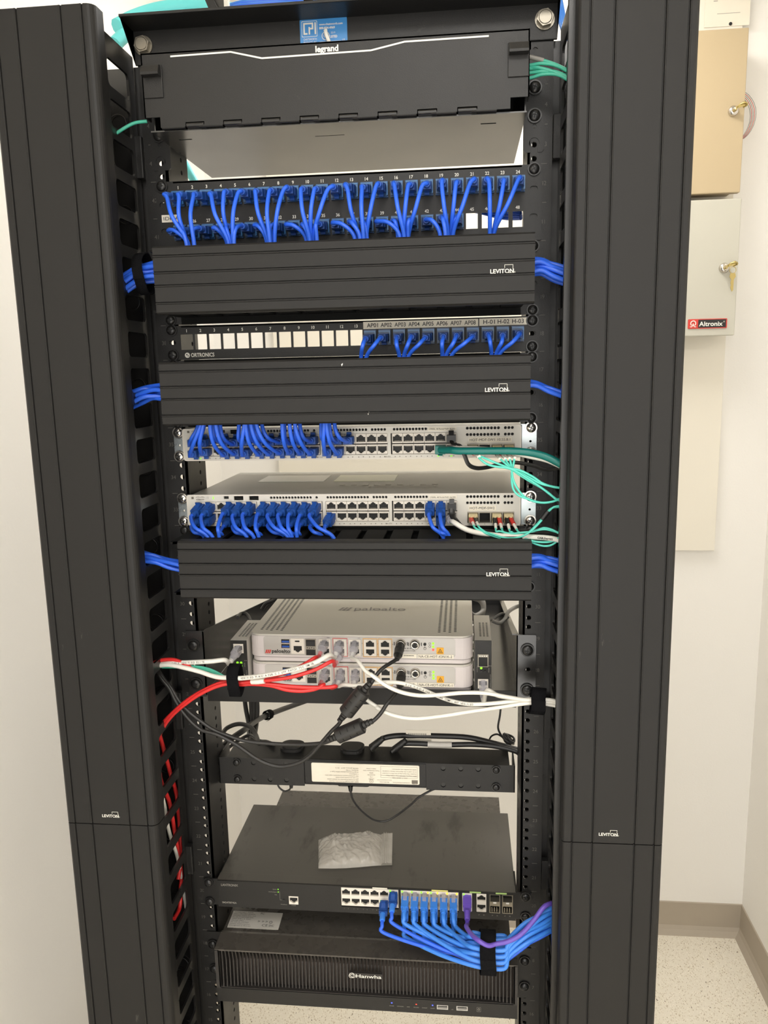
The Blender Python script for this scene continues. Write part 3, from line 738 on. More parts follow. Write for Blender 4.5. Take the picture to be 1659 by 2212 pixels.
def gswitch(n,lab,lname,sw1,labtxt):
    z0=uz(n); t=thing('network_switch',lab,'network switch',(0,-.005,z0)); Yf=-.0065
    zt=z0+.0432; zb=z0+.0002
    ch=MB().box(-.2195,.2195,Yf+.021,.232,zb+.0006,zt-.0006).box(-.2195,.2195,Yf+.003,Yf+.0215,zt-.0016,zt-.0006).box(-.2195,.2195,Yf+.003,Yf+.0215,zb+.0006,zb+.0016)
    c=obj('chassis',ch,CIST,t,bev=.0008)
    if not sw1:
        s=MB().prism([(-.168,.10),(-.085,.10),(-.095,.172),(-.150,.172)][:0] or [(-.160,.118),(-.060,.118),(-.060,.185),(-.160,.185)],zt-.0005,zt+.0001,'Z')
        s.prism([(-.045,.118),(.045,.118),(.045,.185),(-.045,.185)],zt-.0005,zt+.0001,'Z',1)
        obj('label',s,[LIDL,YELP],c,label='pale rating labels on the lid')
        em=MB().text('CISCO',(-.02,.055,zt+.0002),.016,.13,u=(1,0,0),v=(0,1,0),bold=-.01)
        for k in range(9): em.box(-.03+.0165*k,-.022+.0165*k,.078,.0805+.002*(k%3),zt-.0002,zt+.0004)
        obj('embossed_name',em,STEEL,c)
    holes=[]
    zp=z0+.0200; rowU,rowD=z0+.0270,z0+.0130
    gx=[(-.2137,-.1292),(-.1250,-.0402),(-.0360,.0485),(.0525,.1380)]
    for a,b in gx: holes.append(rrect(a,b,z0+.0062,z0+.0338,.0008))
    vents=[(-.1119,-.0429),(-.0354,.0485),(.0547,.1372)]; vz=z0+.0388
    for a,b in vents:
        k=0; x=a+.0025; 
        while x<b-.0015:
            if abs((x-a)%.031-.030)>.0022: holes.append(circ(x,vz,.00185,6))
            x+=.0041
    for zz in (z0+.0388,z0+.0306):
        x=.1515
        while x<.212: 
            if not (.1665<x<.1690 or .195<x<.1975): holes.append(circ(x,zz,.00205,6))
            x+=.0044
    sfz0,sfz1=z0+.0045,z0+.0185
    for k in range(4): holes.append(rrect(.1516+.0152*k,.1516+.0152*k+.0142,sfz0,sfz1))
    if not sw1 or True:
        holes+= [rrect(-.1605,-.1475,z0+.0355,z0+.0412,.0005),rrect(-.1395,-.1265,z0+.0355,z0+.0412,.0005),rrect(-.1745,-.1675,z0+.0372,z0+.0412,.0006)]
    fp=MB().plate(rrect(-.2263,.2203,zb,zt,.004),holes,.0035,(0,Yf,0))
    fp2=obj('face_plate',fp,CIS,t,bev=.0004)
    rim=MB().plate(rrect(-.2258,.2198,zb+.0005,zt-.0005,.004),[rrect(-.2245,.2185,zb+.0018,zt-.0018,.003)],.0004,(0,Yf-.0004,0))
    obj('rim',rim,CISL,t)
    bk=MB()
    for a,b in vents: bk.box(a,b,Yf+.005,Yf+.006,vz-.003,vz+.003)
    bk.box(.149,.213,Yf+.005,Yf+.006,z0+.027,z0+.042).box(-.165,-.125,Yf+.009,Yf+.01,z0+.035,z0+.042).box(-.176,-.166,Yf+.004,Yf+.005,z0+.036,z0+.042)
    bk.box(-.1585,-.1495,Yf+.001,Yf+.008,z0+.0380,z0+.0390).box(-.1375,-.1285,Yf+.001,Yf+.008,z0+.0380,z0+.0390)
    obj('vent_backing',bk,VOID,t)
    xs=[-.2069+.01395*k for k in range(6)]+[-.1179+.01395*k for k in range(6)]+[-.0289+.01405*k for k in range(6)]+[.0611+.0140*k for k in range(6)]
    for k,x in enumerate(xs):
        inst('port',PT_U,t,(x,Yf+.0012,rowU)); inst('port',PT_D,t,(x,Yf+.0012,rowD))
    pr=MB()
    for k,x in enumerate(xs):
        for d,up in ((-.003,1),(.003,0)):
            s=.0009; zc=z0+.0034
            pr.add([(x+d-s,Yf-.0003,zc-s*.7*(1 if up else -1)),(x+d+s,Yf-.0003,zc-s*.7*(1 if up else -1)),(x+d,Yf-.0003,zc+s*.9*(1 if up else -1))],[(0,1,2)])
    for i,s in ((0,'1X'),(5,'12X 13X'),(11,'24X 25X'),(17,'36X 37X'),(23,'48X')): pr.text(s,(xs[i]+(.0065 if 0<i<23 else 0),Yf-.0003,z0+.0026),.0017,align='C',m=0)
    pr.text('cisco',(-.2125,Yf-.0003,z0+.0362),.0022,.0110,bold=.02)
    for k in range(9): pr.box(-.2130+.00145*k,-.2125+.00145*k,Yf-.0003,Yf-.0001,z0+.0392,z0+.0392+(.001,.0018,.0026,.0018,.001,.0018,.0026,.0018,.001)[k])
    pr.box(-.2190,-.2160,Yf-.0006,Yf-.0001,z0+.0376,z0+.0406)
    for k in range(4): pr.text('1 2 3 4'.split()[k],(.1587+.0152*k,Yf-.0003,z0+.0018),.0018,align='C')
    obj('printing',pr,INKB,t)
    bt=MB().box(-.1985,-.1955,Yf-.0010,Yf-.0001,z0+.0378,z0+.0406); obj('mode_button',bt,SILB,t)
    ld=MB().box(-.1895,-.1880,Yf-.0004,Yf-.0001,z0+.0392,z0+.0405).box(-.1895,-.1880,Yf-.0004,Yf-.0001,z0+.0372,z0+.0385)
    for x,zc in ((xs[22]-.003,z0+.0034),(xs[23],z0+.0034)) : ld.box(x-.0011,x+.0011,Yf-.0005,Yf-.0002,zc-.0006,zc+.0006)
    ld.box(xs[0]+.003,xs[0]+.005,Yf-.0005,Yf-.0002,z0+.0028,z0+.0038)
    obj('status_light',ld,LG,t)
    l=MB().box(.1010,.1375,Yf-.0007,Yf-.0001,z0+.0362,z0+.0408,0).text('C9200L 48 Partial PoE+ 4x10G',(.1025,Yf-.0009,z0+.0376),.0018,.0335,m=1)
    obj('label',l,[PAPR,INKK],t)
    lx1=(.1530,.2080) if sw1 else (.1530,.1885)
    zz=(z0+.0205,z0+.0272) if sw1 else (z0+.0205,z0+.0268)
    l=MB().box(lx1[0],lx1[1],Yf-.0009,Yf-.0001,zz[0],zz[1],0).text(labtxt,(lx1[0]+.0015,Yf-.0011,zz[0]+.0019),.0031,lx1[1]-lx1[0]-.0035,m=1)
    obj('label',l,[PAPR,INKK],t,label='white label reading '+labtxt)
    # sfp cages
    for k in range(4):
        x=.1516+.0152*k
        g=MB().plate(rrect(x-.0004,x+.0146,sfz0-.0004,sfz1+.0004),[rrect(x+.0004,x+.0138,sfz0+.0006,sfz1-.0012)],.02,(0,Yf-.0006,0)).box(x,x+.014,Yf+.018,Yf+.019,sfz0,sfz1,1)
        obj('fiber_cage',g,[STEEL,VOID],t)
    for sx in (-1,1):
        a,b=(-.2397,-.2195) if sx<0 else (.2195,.2397)
        e=MB().plate(rrect(a,b,zb+.0008,zt-.0004,.0015),[slot(sx*.2325,hz(n,q),.0105,.0070) for q in 'bt']+[circ(sx*.2320,hz(n,'m')-.0015,.0016,10)],.002,(0,-.0020,0))
        e.box((-.2215 if sx<0 else .2195),(-.2195 if sx<0 else .2215),-.002,.05,zb+.001,zt-.001)
        obj('mounting_ear',e,ZINC,t,bev=.0003)
        for q in 'bt': screw(t,sx*.2325,-.0042,hz(n,q),SCR_Z if sx>0 or not sw1 else SCR_Z,sc=(1.15,1,1.15))
    return t,xs,rowU,rowD,Yf
sw1,xs1,ru1,rd1,YF=gswitch(35,'grey 48 port switch labelled HOT-MDF-SW1, upper of the two',None,True,'HOT-MDF-SW1 10.55.8.1')
sw2,xs2,ru2,rd2,YF=gswitch(33,'grey 48 port switch labelled HOT-MDF-SW2 with its lid in view, lower of the two',None,False,'HOT-MDF-SW2')
def za(x,y): return (350+x/3.687,900+y/3.687)
ordn=['first','second','third','fourth','fifth','sixth','seventh','eighth','ninth','tenth','eleventh','twelfth','thirteenth','fourteenth','fifteenth']
U1={0:283,1:332,3:408,4:465,5:612,6:690,7:735,8:800,9:975,10:1060,11:1100,12:1268,13:1335,14:1378}
L1={0:300,1:322,3:383,4:432,5:652,6:668,7:712,8:758,9:958,10:1018,11:1063,12:1290,13:1312}
for row,(D,Z,kd) in enumerate(((U1,ru1,'sw_up'),(L1,rd1,'sw_dn'))):
    for c,ex in D.items():
        px,_=za(ex,0); E=at(px,923.5,-.060-(.016 if row else 0)); X=xs1[c]; L=PM[kd][2]; tip=Vector((X,YF-L-.008,Z))
        mid=tip.lerp(E,.5)+Vector((0,-.010,-.003)); mid.x=tip.x+(E.x-tip.x)*.55
        patch(X,YF,Z,kd,[mid,E,E+Vector(((E.x-X)*.2,.006,.022))],'blue patch cord in %s row port column %s of the upper grey switch, running up'%(('upper','lower')[row],ordn[c]),'blue patch cords in the upper grey switch',r=.0025,tilt=(rd.uniform(-.02,.1),rd.uniform(-.06,.02)))
U2={0:360,1:400,3:455,4:672,5:728,6:770,7:1000,8:1020,9:1035,10:1075,11:1358}
L2={0:332,1:383,3:482,4:655,5:700,6:792,7:975,8:1008,9:1060,10:1100,11:1275,12:1335}
for row,(D,Z) in enumerate(((U2,ru2),(L2,rd2))):
    for c,ex in D.items():
        px,_=za(ex,0); E=at(px,1158.5,-.050-(.012 if row==0 else 0)); X=xs2[c]; L=PM['sw2'][2]
        dx=(E.x-X)
        tip=Vector((X-.004,YF-L-.006,Z-.006)); mid=tip.lerp(E,.55)+Vector((-dx*.12,-.010,.001))
        patch(X,YF,Z,'sw2',[mid,E,E+Vector((dx*.3,.004,-.025))],'blue patch cord in %s row port column %s of the lower grey switch, running down'%(('upper','lower')[row],ordn[c]),'blue patch cords in the lower grey switch',r=.0025,tilt=(.28+rd.uniform(-.05,.05),-.16))
def zb_(x,y): return (800+x/3.687,900+y/3.687)
for c,row,Z,ex in ((21,'upper',ru2,575),(22,'upper',ru2,628),(22,'lower',rd2,603)):
    px,_=zb_(ex,0); E=at(px,1158.5,-.052); X=xs2[c]; tip=Vector((X-.002,YF-.03,Z-.007)); mid=tip.lerp(E,.5)+Vector((-(E.x-X)*.15,-.010,0))
    patch(X,YF,Z,'sw2',[mid,E,E+Vector(((E.x-X)*.3,.004,-.025))],'blue patch cord at the right end of the lower grey switch, %s row, %s'%(row,'left one' if c==21 else 'right one'),'blue patch cords at the right end of the lower grey switch',r=.0025,tilt=(.3,-.02))
# clear RJ45 plug meshes
cp=MB().box(-.0057,.0057,-.012,.004,-.0040,.0036).prism([(-.0055,-.0040),(.0055,-.0040),(.0055,.0036),(-.0055,.0036)],-.012,-.0125,'Y')
cp.box(-.0028,.0028,-.0135,.004,.0040,.0050)
cb=MB().lathe([(-.010,.0058),(-.015,.0054),(-.021,.0042),(-.024,.0034)],(0,0,0),n=16)
CPM=mesh('plug',cp,CLR); CBM=mesh('clear_boot',cb,CLR)
def clear_end(o,p,rot,sc=1):
    a=inst('plug',CPM,o,p,rot); b=inst('clear_boot',CBM,o,p,rot); return o
bp_=MB().box(-.0058,.0058,-.014,.002,-.0044,.0040).prism([(-.001,.004),(-.006,.0098),(-.010,.0095),(-.012,.004)],-.0032,.0032,'X')
BPM=mesh('plug',bp_,DARK)
# flat black cord and white cord from switch 1, teal cord
def P(*a): return at(*a)
def zc(x,y): return (990+x/6.912,955+y/6.912)
X=xs1[23]
o=cord([Vector((X,YF-.010,ru1)),Vector((X+.002,YF-.018,ru1-.006)),P(993,962,-.035),P(1003,982,-.045),P(1012,1003,-.045),P(1028,1011,-.035),P(1050,1010,-.02),P(1080,1003,-.012),P(1110,999,-.012),P(1150,1005,-.02),P(1180,1014,-.03),P(1212,1010,-.05),P(1235,1010,-.06)],.0028,RUBB,'flat black cord hooked from the last upper port of the upper grey switch','cable',flat=(0,0,1))
inst('plug',BPM,o,(X,YF,ru1))
o=cord([Vector((xs1[22]-.0,YF-.016,rd1)),P(972,972,-.035),P(990,974,-.042),P(1040,974,-.045),P(1100,974,-.048),P(1140,977,-.05),P(1175,985,-.055),P(1205,999,-.06),P(1235,1018,-.06)],.0047,TEAL,'thick dark teal cable plugged into the lower row of the upper grey switch','cable')
tb=MB().box(-.0066,.0066,-.017,.002,-.0058,.0052).box(-.003,.003,-.019,0,-.0075,-.0058); obj('plug',tb,TEAL,o,local=True,loc=(xs1[22],YF,rd1),bev=.001)
o=cord([Vector((xs1[23],YF-.018,rd1)),P(985,969,-.035),P(1030,970,-.038),P(1100,976,-.04),P(1140,984,-.045),P(1180,993,-.05),P(1215,1008,-.055),P(1240,1020,-.055)],.0036,WHTC,'white cable running just below the thick teal cable','cable')
clear_end(o,(xs1[23],YF,rd1),(0,0,0))
# switch 2 black flat + white
X=xs2[23]
o=cord([Vector((X,YF-.012,ru2)),Vector((X+.001,YF-.018,ru2-.010)),P(985,1125,-.04),P(1000,1140,-.045),P(1020,1146,-.04),P(1050,1149,-.03),P(1090,1150,-.025),P(1150,1148,-.03),P(1200,1150,-.05),P(1235,1152,-.06)],.0040,RUBB,'flat black cord from the last upper port of the lower grey switch','cable',flat=(0,0,1))
inst('plug',BPM,o,(X,YF,ru2))
o=cord([Vector((X,YF-.022,rd2-.002)),P(983,1130,-.045),P(1010,1145,-.052),P(1045,1153,-.055),P(1090,1158,-.055),P(1150,1160,-.055),P(1190,1163,-.06),P(1225,1172,-.06)],.0034,WHTC,'white cable with black print leaving the lower grey switch to the right','cable')
clear_end(o,(X,YF,rd2),(.1,0,-.1))
tx=MB(); a=P(1161,1163.5,-.0605); b=P(1194,1166,-.0665); d=(b-a).normalized(); tx.text('CABLExpress',a,.0028,(b-a).length,u=d,v=(0,-.3,.95),m=0,bold=.03); obj('printing',tx,INKK,o)
# fibre transceivers and aqua fibres
def sfp(t_,x,z0,lab,grp):
    m=MB().box(x+.0012,x+.0130,YF-.010,YF+.01,z0+.0058,z0+.0170).box(x+.0012,x+.0130,YF-.012,YF-.008,z0+.0135,z0+.0165).box(x+.0035,x+.0060,YF-.0145,YF-.010,z0+.0085,z0+.0160).box(x+.0085,x+.0110,YF-.0145,YF-.010,z0+.0085,z0+.0160)
    return tag(obj('fiber_transceiver',m,BEIG,bev=.0004),lab,'transceiver',grp)
zs1,zs2=uz(35),uz(33)
for k in (0,2,3):
    nm_={0:'first slot from the left',2:'third slot from the left',3:'rightmost slot'}[k]
    sfp(None,.1516+.0152*k,zs2,'beige fiber connector in the %s of the lower grey switch'%nm_,'fiber connectors in the lower grey switch')
    sfp(None,.1516+.0152*k,zs1,'beige fiber connector in the %s of the upper grey switch'%nm_,'fiber connectors in the upper grey switch')
def lc(o,p,q,m,wl=.012):
    p=Vector(p);q=Vector(q); d=(q-p).normalized()
    obj('boot',MB().cyl(p,p+d*.013,.0033,.0028,14),m,o)
    obj('sleeve',MB().cyl(p+d*.013,p+d*.024,.0021,.0017,12),WHT,o)
    return p+d*.020,d
def fibre(x,z,mcol,tip,pts,lab,grp,r=.0013):
    p=Vector((x,YF-.012,z)); d=(Vector(tip)-p).normalized(); s=p+d*.020
    o=cord([s,s+d*.012]+pts,r,AQUA,lab,'cable',grp,name='fiber_cable')
    lc(o,p,tip,mcol); return o
def zd(x,y): return (970+x/6.381,1080+y/6.381)
zf=zs2+.0110
def pz(x,y,Y): return at(*zd(x,y),Y)
loop=[pz(560,480,-.06),pz(720,530,-.065),pz(850,540,-.065),pz(980,515,-.065),pz(1080,460,-.065),pz(1180,370,-.065),pz(1280,260,-.062),pz(1370,150,-.06),pz(1440,105,-.06),pz(1560,95,-.06)]
sh=lambda L,dx,dz,dy=0:[q+Vector((dx,dy,dz)) for q in L]
A=.1516
g2='aqua fiber cords of the lower grey switch'
fibre(A+.0047,zf,REDB,pz(340,345,-.04),[pz(440,430,-.055)]+loop,'aqua fiber with red boot, left slot of the lower grey switch, looping up',g2)
fibre(A+.0098,zf,DARK,pz(400,345,-.04),[pz(500,440,-.055)]+sh(loop,.002,.0016,-.002),'aqua fiber with dark boot, left slot of the lower grey switch, looping up',g2)
l1=[pz(850,465,-.055),pz(1000,450,-.055),pz(1150,435,-.055),pz(1250,400,-.055),pz(1320,385,-.055),pz(1420,410,-.058),pz(1520,460,-.06),pz(1600,480,-.06)]
l2=[pz(800,470,-.05),pz(930,480,-.05),pz(1060,455,-.05),pz(1200,420,-.055),pz(1330,405,-.055),pz(1480,440,-.058),pz(1600,470,-.06)]
l3=[pz(900,465,-.05),pz(1000,500,-.055),pz(1110,555,-.058),pz(1250,580,-.06),pz(1400,575,-.06),pz(1500,530,-.062),pz(1560,480,-.06)]
l4=[pz(980,470,-.05),pz(1080,540,-.055),pz(1200,610,-.058),pz(1340,635,-.06),pz(1440,605,-.06),pz(1540,520,-.062),pz(1600,470,-.06)]
B=A+.0304
fibre(B+.0047,zf,DARK,pz(645,385,-.04),[pz(700,430,-.05)]+l1,'aqua fiber with dark boot, third slot of the lower grey switch',g2)
fibre(B+.0098,zf,REDB,pz(725,385,-.04),[pz(750,440,-.05)]+l2,'aqua fiber with red boot, third slot of the lower grey switch',g2)
B=A+.0456
fibre(B+.0047,zf,DARK,pz(830,400,-.04),[pz(860,440,-.05)]+l3,'aqua fiber with dark boot, rightmost slot of the lower grey switch',g2)
fibre(B+.0098,zf,REDB,pz(930,400,-.04),[pz(960,440,-.05)]+l4,'aqua fiber with red boot, rightmost slot of the lower grey switch',g2)
tag(obj('heat_shrink',MB().tube([pz(1275,265,-.0635)+Vector((0,-.001,0)),pz(1320,210,-.0635)+Vector((0,-.001,0)),pz(1365,155,-.0625)+Vector((0,-.001,0))],.0034,12),DARK),'short black sleeve around two aqua fibers rising beside the lower grey switch','sleeve')
# switch 1 fibres
def pc(x,y,Y): return at(*zc(x,y),Y)
zf=zs1+.0100
def fibre1(x,tip,pts,lab,col):
    p=Vector((x,YF-.012,zf)); q=Vector(tip); o=cord([q]+pts,.0014,AQUA,lab,'cable','aqua fiber cords of the upper grey switch',name='fiber_cable')
    d=(q-p); obj('boot',MB().cyl(p,p+d*.55,.0031,.0026,14),col,o); obj('sleeve',MB().cyl(p+d*.5,q+d.normalized()*.003,.0020,.0017,12),WHT,o)
x=A
fibre1(x+.0047,pc(290,215,-.045),[pc(340,265,-.05),pc(430,330,-.052),pc(560,365,-.055),pc(720,385,-.055),pc(850,430,-.056),pc(1000,520,-.058),pc(1180,640,-.06),pc(1350,760,-.06),pc(1460,850,-.06),pc(1540,840,-.06)],'aqua fiber, left slot of the upper grey switch, lower strand crossing right',REDB)
fibre1(x+.0098,pc(310,205,-.045),[pc(420,250,-.05),pc(560,310,-.052),pc(760,385,-.055),pc(930,425,-.057),pc(1120,520,-.058),pc(1250,610,-.06),pc(1400,665,-.06),pc(1560,690,-.06)],'aqua fiber, left slot of the upper grey switch, upper strand crossing right',DARK)
x=A+.0304
fibre1(x+.0047,pc(610,240,-.045),[pc(680,300,-.05),pc(770,380,-.054),pc(900,440,-.055),pc(1080,540,-.057),pc(1230,620,-.06),pc(1390,660,-.06),pc(1560,690,-.06)],'aqua fiber, third slot of the upper grey switch, left strand',DARK)
fibre1(x+.0098,pc(690,235,-.045),[pc(740,320,-.05),pc(800,400,-.054),pc(900,480,-.055),pc(1060,580,-.057),pc(1250,690,-.06),pc(1380,790,-.06),pc(1480,860,-.06),pc(1550,880,-.06)],'aqua fiber, third slot of the upper grey switch, right strand',REDB)
x=A+.0456
fibre1(x+.0047,pc(762,230,-.045),[pc(785,320,-.05),pc(800,440,-.054),pc(820,560,-.056),pc(880,690,-.058),pc(980,810,-.06),pc(1100,870,-.062),pc(1260,905,-.062),pc(1400,890,-.062),pc(1510,855,-.06)],'aqua fiber, rightmost slot of the upper grey switch, left strand hanging low',DARK)
fibre1(x+.0098,pc(840,225,-.045),[pc(825,330,-.05),pc(800,450,-.052),pc(800,580,-.055),pc(820,700,-.057),pc(890,790,-.06),pc(1010,840,-.062),pc(1150,890,-.063),pc(1290,905,-.063),pc(1420,885,-.062),pc(1510,850,-.06)],'aqua fiber, rightmost slot of the upper grey switch, right strand hanging low',REDB)
# enclosure fibres to the right
def ze(x,y): return (1080+x/7.9,60+y/7.9)
def pe(x,y,Y): return at(*ze(x,y),Y)
for k,(a,b,c,d,e,m) in enumerate((((510,500),(740,560),(930,620),(1080,690),(1260,770),AQUA),((500,640),(700,610),(900,630),(1060,690),(1260,800),AQUA),((500,690),(640,680),(850,730),(1050,800),(1260,880),AQUA),((500,770),(700,745),(900,745),(1060,790),(1260,890),AQUA),((500,860),(700,800),(900,790),(1060,830),(1260,960),AQUA),((500,700),(680,690),(880,740),(1060,830),(1260,930),AQUA))):
    cord([Vector((.205,-.045,pe(*a,-.045).z)),pe(*a,-.045),pe(*b,-.048),pe(*c,-.05),pe(*d,-.052),pe(*e,-.055)],.0019,GRNC,'aqua fiber leaving the right side of the fiber enclosure, strand %s from the top'%ordn[k],'cable','aqua fibers right of the fiber enclosure',name='fiber_cable')
tag(obj('heat_shrink',MB().tube(smooth([pe(505,498,-.0455),pe(620,525,-.0465),pe(748,560,-.048)]),.0024,12),GRYC),'grey sleeve on the topmost aqua fiber right of the enclosure','sleeve')
cord([at(318,262,-.05),at(290,266,-.052),at(262,281,-.056),at(240,297,-.06),at(225,315,-.065)],.0019,GRNC,'single green aqua fiber curving left from the fiber enclosure','cable',name='fiber_cable')

# side bundles of blue cable
def bundle(n,a,b,c,e,r,spread,lab,grp,Y=-.055):
    """n cables from a (px at manager) via b, c to e; spread = px height of the bundle"""
    for k in range(n):
        f=(k/(n-1)-.5) if n>1 else 0; ph=(k*2.4)
        y=lambda i:Y+.011*math.sin(ph+i)
        pts=[at(a[0],a[1]+spread*f,y(0)),at(b[0],b[1]+spread*f*.85+3*math.sin(ph),y(.4)),at(c[0],c[1]+spread*f*1.0+3*math.cos(ph),y(.8)),at(e[0],e[1]+spread*f*1.1,y(1.2))]
        cord(pts,r,BLUE,lab,'cable',grp,name='blue_cable')
bundle(10,(345,585),(318,590),(292,598),(235,638),.0029,42,'blue cable in the strapped bundle left of the top ribbed manager','blue cables left of the top ribbed manager')
strap(at(312,592,-.056),(1,0,.05),.0125,.0205,.0235,'black hook and loop strap around the blue bundle left of the top ribbed manager')
bundle(6,(355,847),(330,848),(305,853),(262,873),.0029,32,'blue cable in the fan left of the middle ribbed manager','blue cables left of the middle ribbed manager')
bundle(5,(400,1224),(365,1218),(335,1208),(295,1200),.0028,20,'blue cable slanting up left of the lowest ribbed manager','blue cables left of the lowest ribbed manager')
bundle(9,(1145,577),(1170,576),(1200,587),(1262,606),.0029,34,'blue cable in the bundle right of the top ribbed manager','blue cables right of the top ribbed manager')
bundle(3,(1135,828),(1160,832),(1190,842),(1250,862),.0029,10,'blue cable right of the middle ribbed manager','blue cables right of the middle ribbed manager')
bundle(8,(1135,1214),(1165,1212),(1190,1218),(1250,1234),.0029,26,'blue cable in the bundle right of the lowest ribbed manager','blue cables right of the lowest ribbed manager')

# ================================================================== SHELF
shf=thing('rack_shelf','black vented rack shelf with tall side gussets carrying the white appliances','rack shelf',(0,.2,1.257))
zs=1.2725; dep=.43
hol=[rrect(x,x+.006,y,y+.016,.0028) for x in np.arange(-.19,.165,.0175) for y in (.010,.05,.09,.13,.17,.21,.25,.30)]
tr=MB().plate(rrect(-.2165,.2170,.001,dep),hol,.0015,(0,0,zs),(1,0,0),(0,1,0)).box(-.2165,.2170,dep-.0015,dep,zs,zs+.03)
obj('tray',tr,BLKS,shf)
obj('front_lip',MB().box(-.2165,.2170,-.0004,.0011,1.2565,1.2805),COV,shf,bev=.0003)
for sx in (-1,1):
    X=sx*.2168; g=MB().prism([(-.002,1.2665),(-.002,1.3610),(.004,1.3612),(dep,1.2860),(dep,zs),(.0,zs)],X,X+sx*.0016,'X')
    if sx>0: g.prism([(.0,1.3600),(dep,1.2850),(dep,1.2868),(.0,1.3618)],X-.006,X,'X')
    obj('side_gusset',g,BLKS,shf,bev=.0004)
    a,b=sorted((sx*.2168,sx*.2425)); mid=[slot(sx*.2325,1.3127,.010,.006)]
    obj('mounting_ear',MB().plate(rrect(a,b,1.2640,1.3612,.0015),mid,.002,(0,-.002,0)),BLKS,shf,bev=.0004)
    for z in (1.3403,1.2836): screw(shf,sx*.2312,-.0042,z,sc=(1.35,1,1.35))

# ================================================================== WHITE APPLIANCES
def paxL(x): return -.13724+x*9.288e-5
def paxR(x): return .0040+x*9.288e-5
def appliance(z0,lab,txt,upper):
    t=thing('network_appliance',lab,'network appliance',(.0028,.11,z0)); H=.0410; x0,x1,yf,yb=-.1535,.1585,.004,.215
    lp=rrect(x0,x1,yf,yb,.016,8)
    sh=MB().prism(lp,z0+.0078,z0+H-.003,'Z').prism(rrect(x0+.0006,x1-.0006,yf+.0006,yb-.0006,.016,8),z0+.0068,z0+.0078,'Z',1).prism(rrect(x0+.002,x1-.002,yf+.002,yb-.002,.015,8),z0+.0008,z0+.0068,'Z')
    o=obj('case',sh,[PAL,PGRV],t,bev=.0012)
    lid=MB().prism(rrect(x0+.0008,x1-.0008,yf+.0008,yb-.0008,.016,8),z0+H-.003,z0+H-.0006,'Z')
    lo=obj('lid',lid,PALT,t,bev=.0018)
    if upper:
        zt=z0+H-.0004
        for cols,ox in ((5,-.1400),(4,.1120)):
            v=MB()
            for i in range(cols):
                for k in range(26):
                    y=.022+.0064*k+(.0032 if i%2 else 0)+(.004 if i==0 and ox<0 else 0)
                    v.prism([(ox+i*.0074+q[0],y+q[1]) for q in circ(0,0,.0021,8)],zt-.0004,zt,'Z')
            obj('vent',v,DARK,lo)
        em=MB().text('paloalto',(-.020,.118,zt+.0001),.016,.078,u=(1,0,0),v=(0,1,0))
        for k in range(3): em.add([(-.045+.006*k,.117,zt+.0001),(-.041+.006*k,.117,zt+.0001),(-.036+.006*k,.132,zt+.0001),(-.040+.006*k,.132,zt+.0001)],[(0,1,2,3)])
        obj('embossed_name',em,PGRV,lo)
    zz=lambda y: z0+.0372-(y-312)*9.45e-5
    pf=MB().prism(rrect(-.1325,.1345,z0+.0104,z0+.0375,.0035),yf-.0004,yf+.004,'Y'); obj('face_plate',pf,PALF,t)
    Y=yf-.0005
    p=MB()
    p.text('paloalto',(paxL(172),Y,zz(558)),.0048,paxL(455)-paxL(172),m=0,bold=.03).text('NETWORKS',(paxL(345),Y,zz(580)),.0010,.0100,m=0)
    for k in range(3):
        a=paxL(68)+.0026*k; p.add([(a,Y,zz(570)),(a+.0020,Y,zz(570)),(a+.0038,Y,zz(515)),(a+.0018,Y,zz(515))],[(0,1,2,3)],1)
    for i,(x,y) in enumerate(((1325,385),(1325,545),(1550,385),(1550,545))): p.text('3456'[i],(paxL(x),Y,zz(y)-.002),.0018,align='C',m=0)
    for i,(x,y) in enumerate(((258,390),(258,550),(482,395))): p.text('789'[i],(paxR(x),Y,zz(y)-.002),.0018,align='C',m=0)
    p.text('WAN',(paxL(1040),Y,zz(322)),.0012,align='C',m=0).text('LAN',(paxL(1500),Y,zz(322)),.0012,align='C',m=0)
    p.text('12VDC',(paxR(640),Y,zz(510)),.0018,.008,m=0).text('⎓12A',(paxR(730),Y,zz(510)),.0018,.008,m=0)
    for x in (665,705,745): p.plate(circ(paxR(x),zz(465),.0010,8),[circ(paxR(x),zz(465),.0006,8)],.0002,(0,Y,0))
    p.box(paxR(660),paxR(755),Y-.0001,Y,zz(465)-.0001,zz(465)+.0001)
    for y in (388,432): p.plate(circ(paxR(1030),zz(y),.0016,12),[circ(paxR(1030),zz(y),.0012,12)],.0002,(0,Y,0))
    p.plate(circ(paxR(958),zz(462),.0021,14),[circ(paxR(958),zz(462),.0016,14)],.0002,(0,Y,0)).box(paxR(958)-.0003,paxR(958)+.0003,Y-.0002,Y,zz(462),zz(462)+.003)
    p.prism(circ(paxR(958),zz(398),.0021,14),Y-.0008,Y,'Y',2)
    obj('printing',p,[INKK,LOGR,VOID],t)
    w=MB().prism(rrect(paxR(1128),paxR(1235),zz(545),zz(445),.001),Y-.0002,Y+.0003,'Y',0)
    cx=paxR(1182); w.plate([(cx-.0036,zz(530)),(cx+.0036,zz(530)),(cx,zz(460))],[[(cx-.0027,zz(524)),(cx+.0027,zz(524)),(cx,zz(474))]],.0002,(0,Y-.0003,0),m=1)
    for k in (-1,0,1): w.box(cx+k*.0009-.0002,cx+k*.0009+.0002,Y-.0005,Y-.0003,zz(520),zz(496),1)
    obj('warning_label',w,[ORNG,INKK],t,label='orange hot surface warning label')
    l=MB().box(paxR(848),paxR(1380),Y-.0008,Y,zz(612),zz(550),0).text(txt,(paxR(865),Y-.001,zz(598)),.0034,paxR(1358)-paxR(865),m=1).box(paxR(600),paxR(836),Y-.0006,Y,zz(612),zz(550),0)
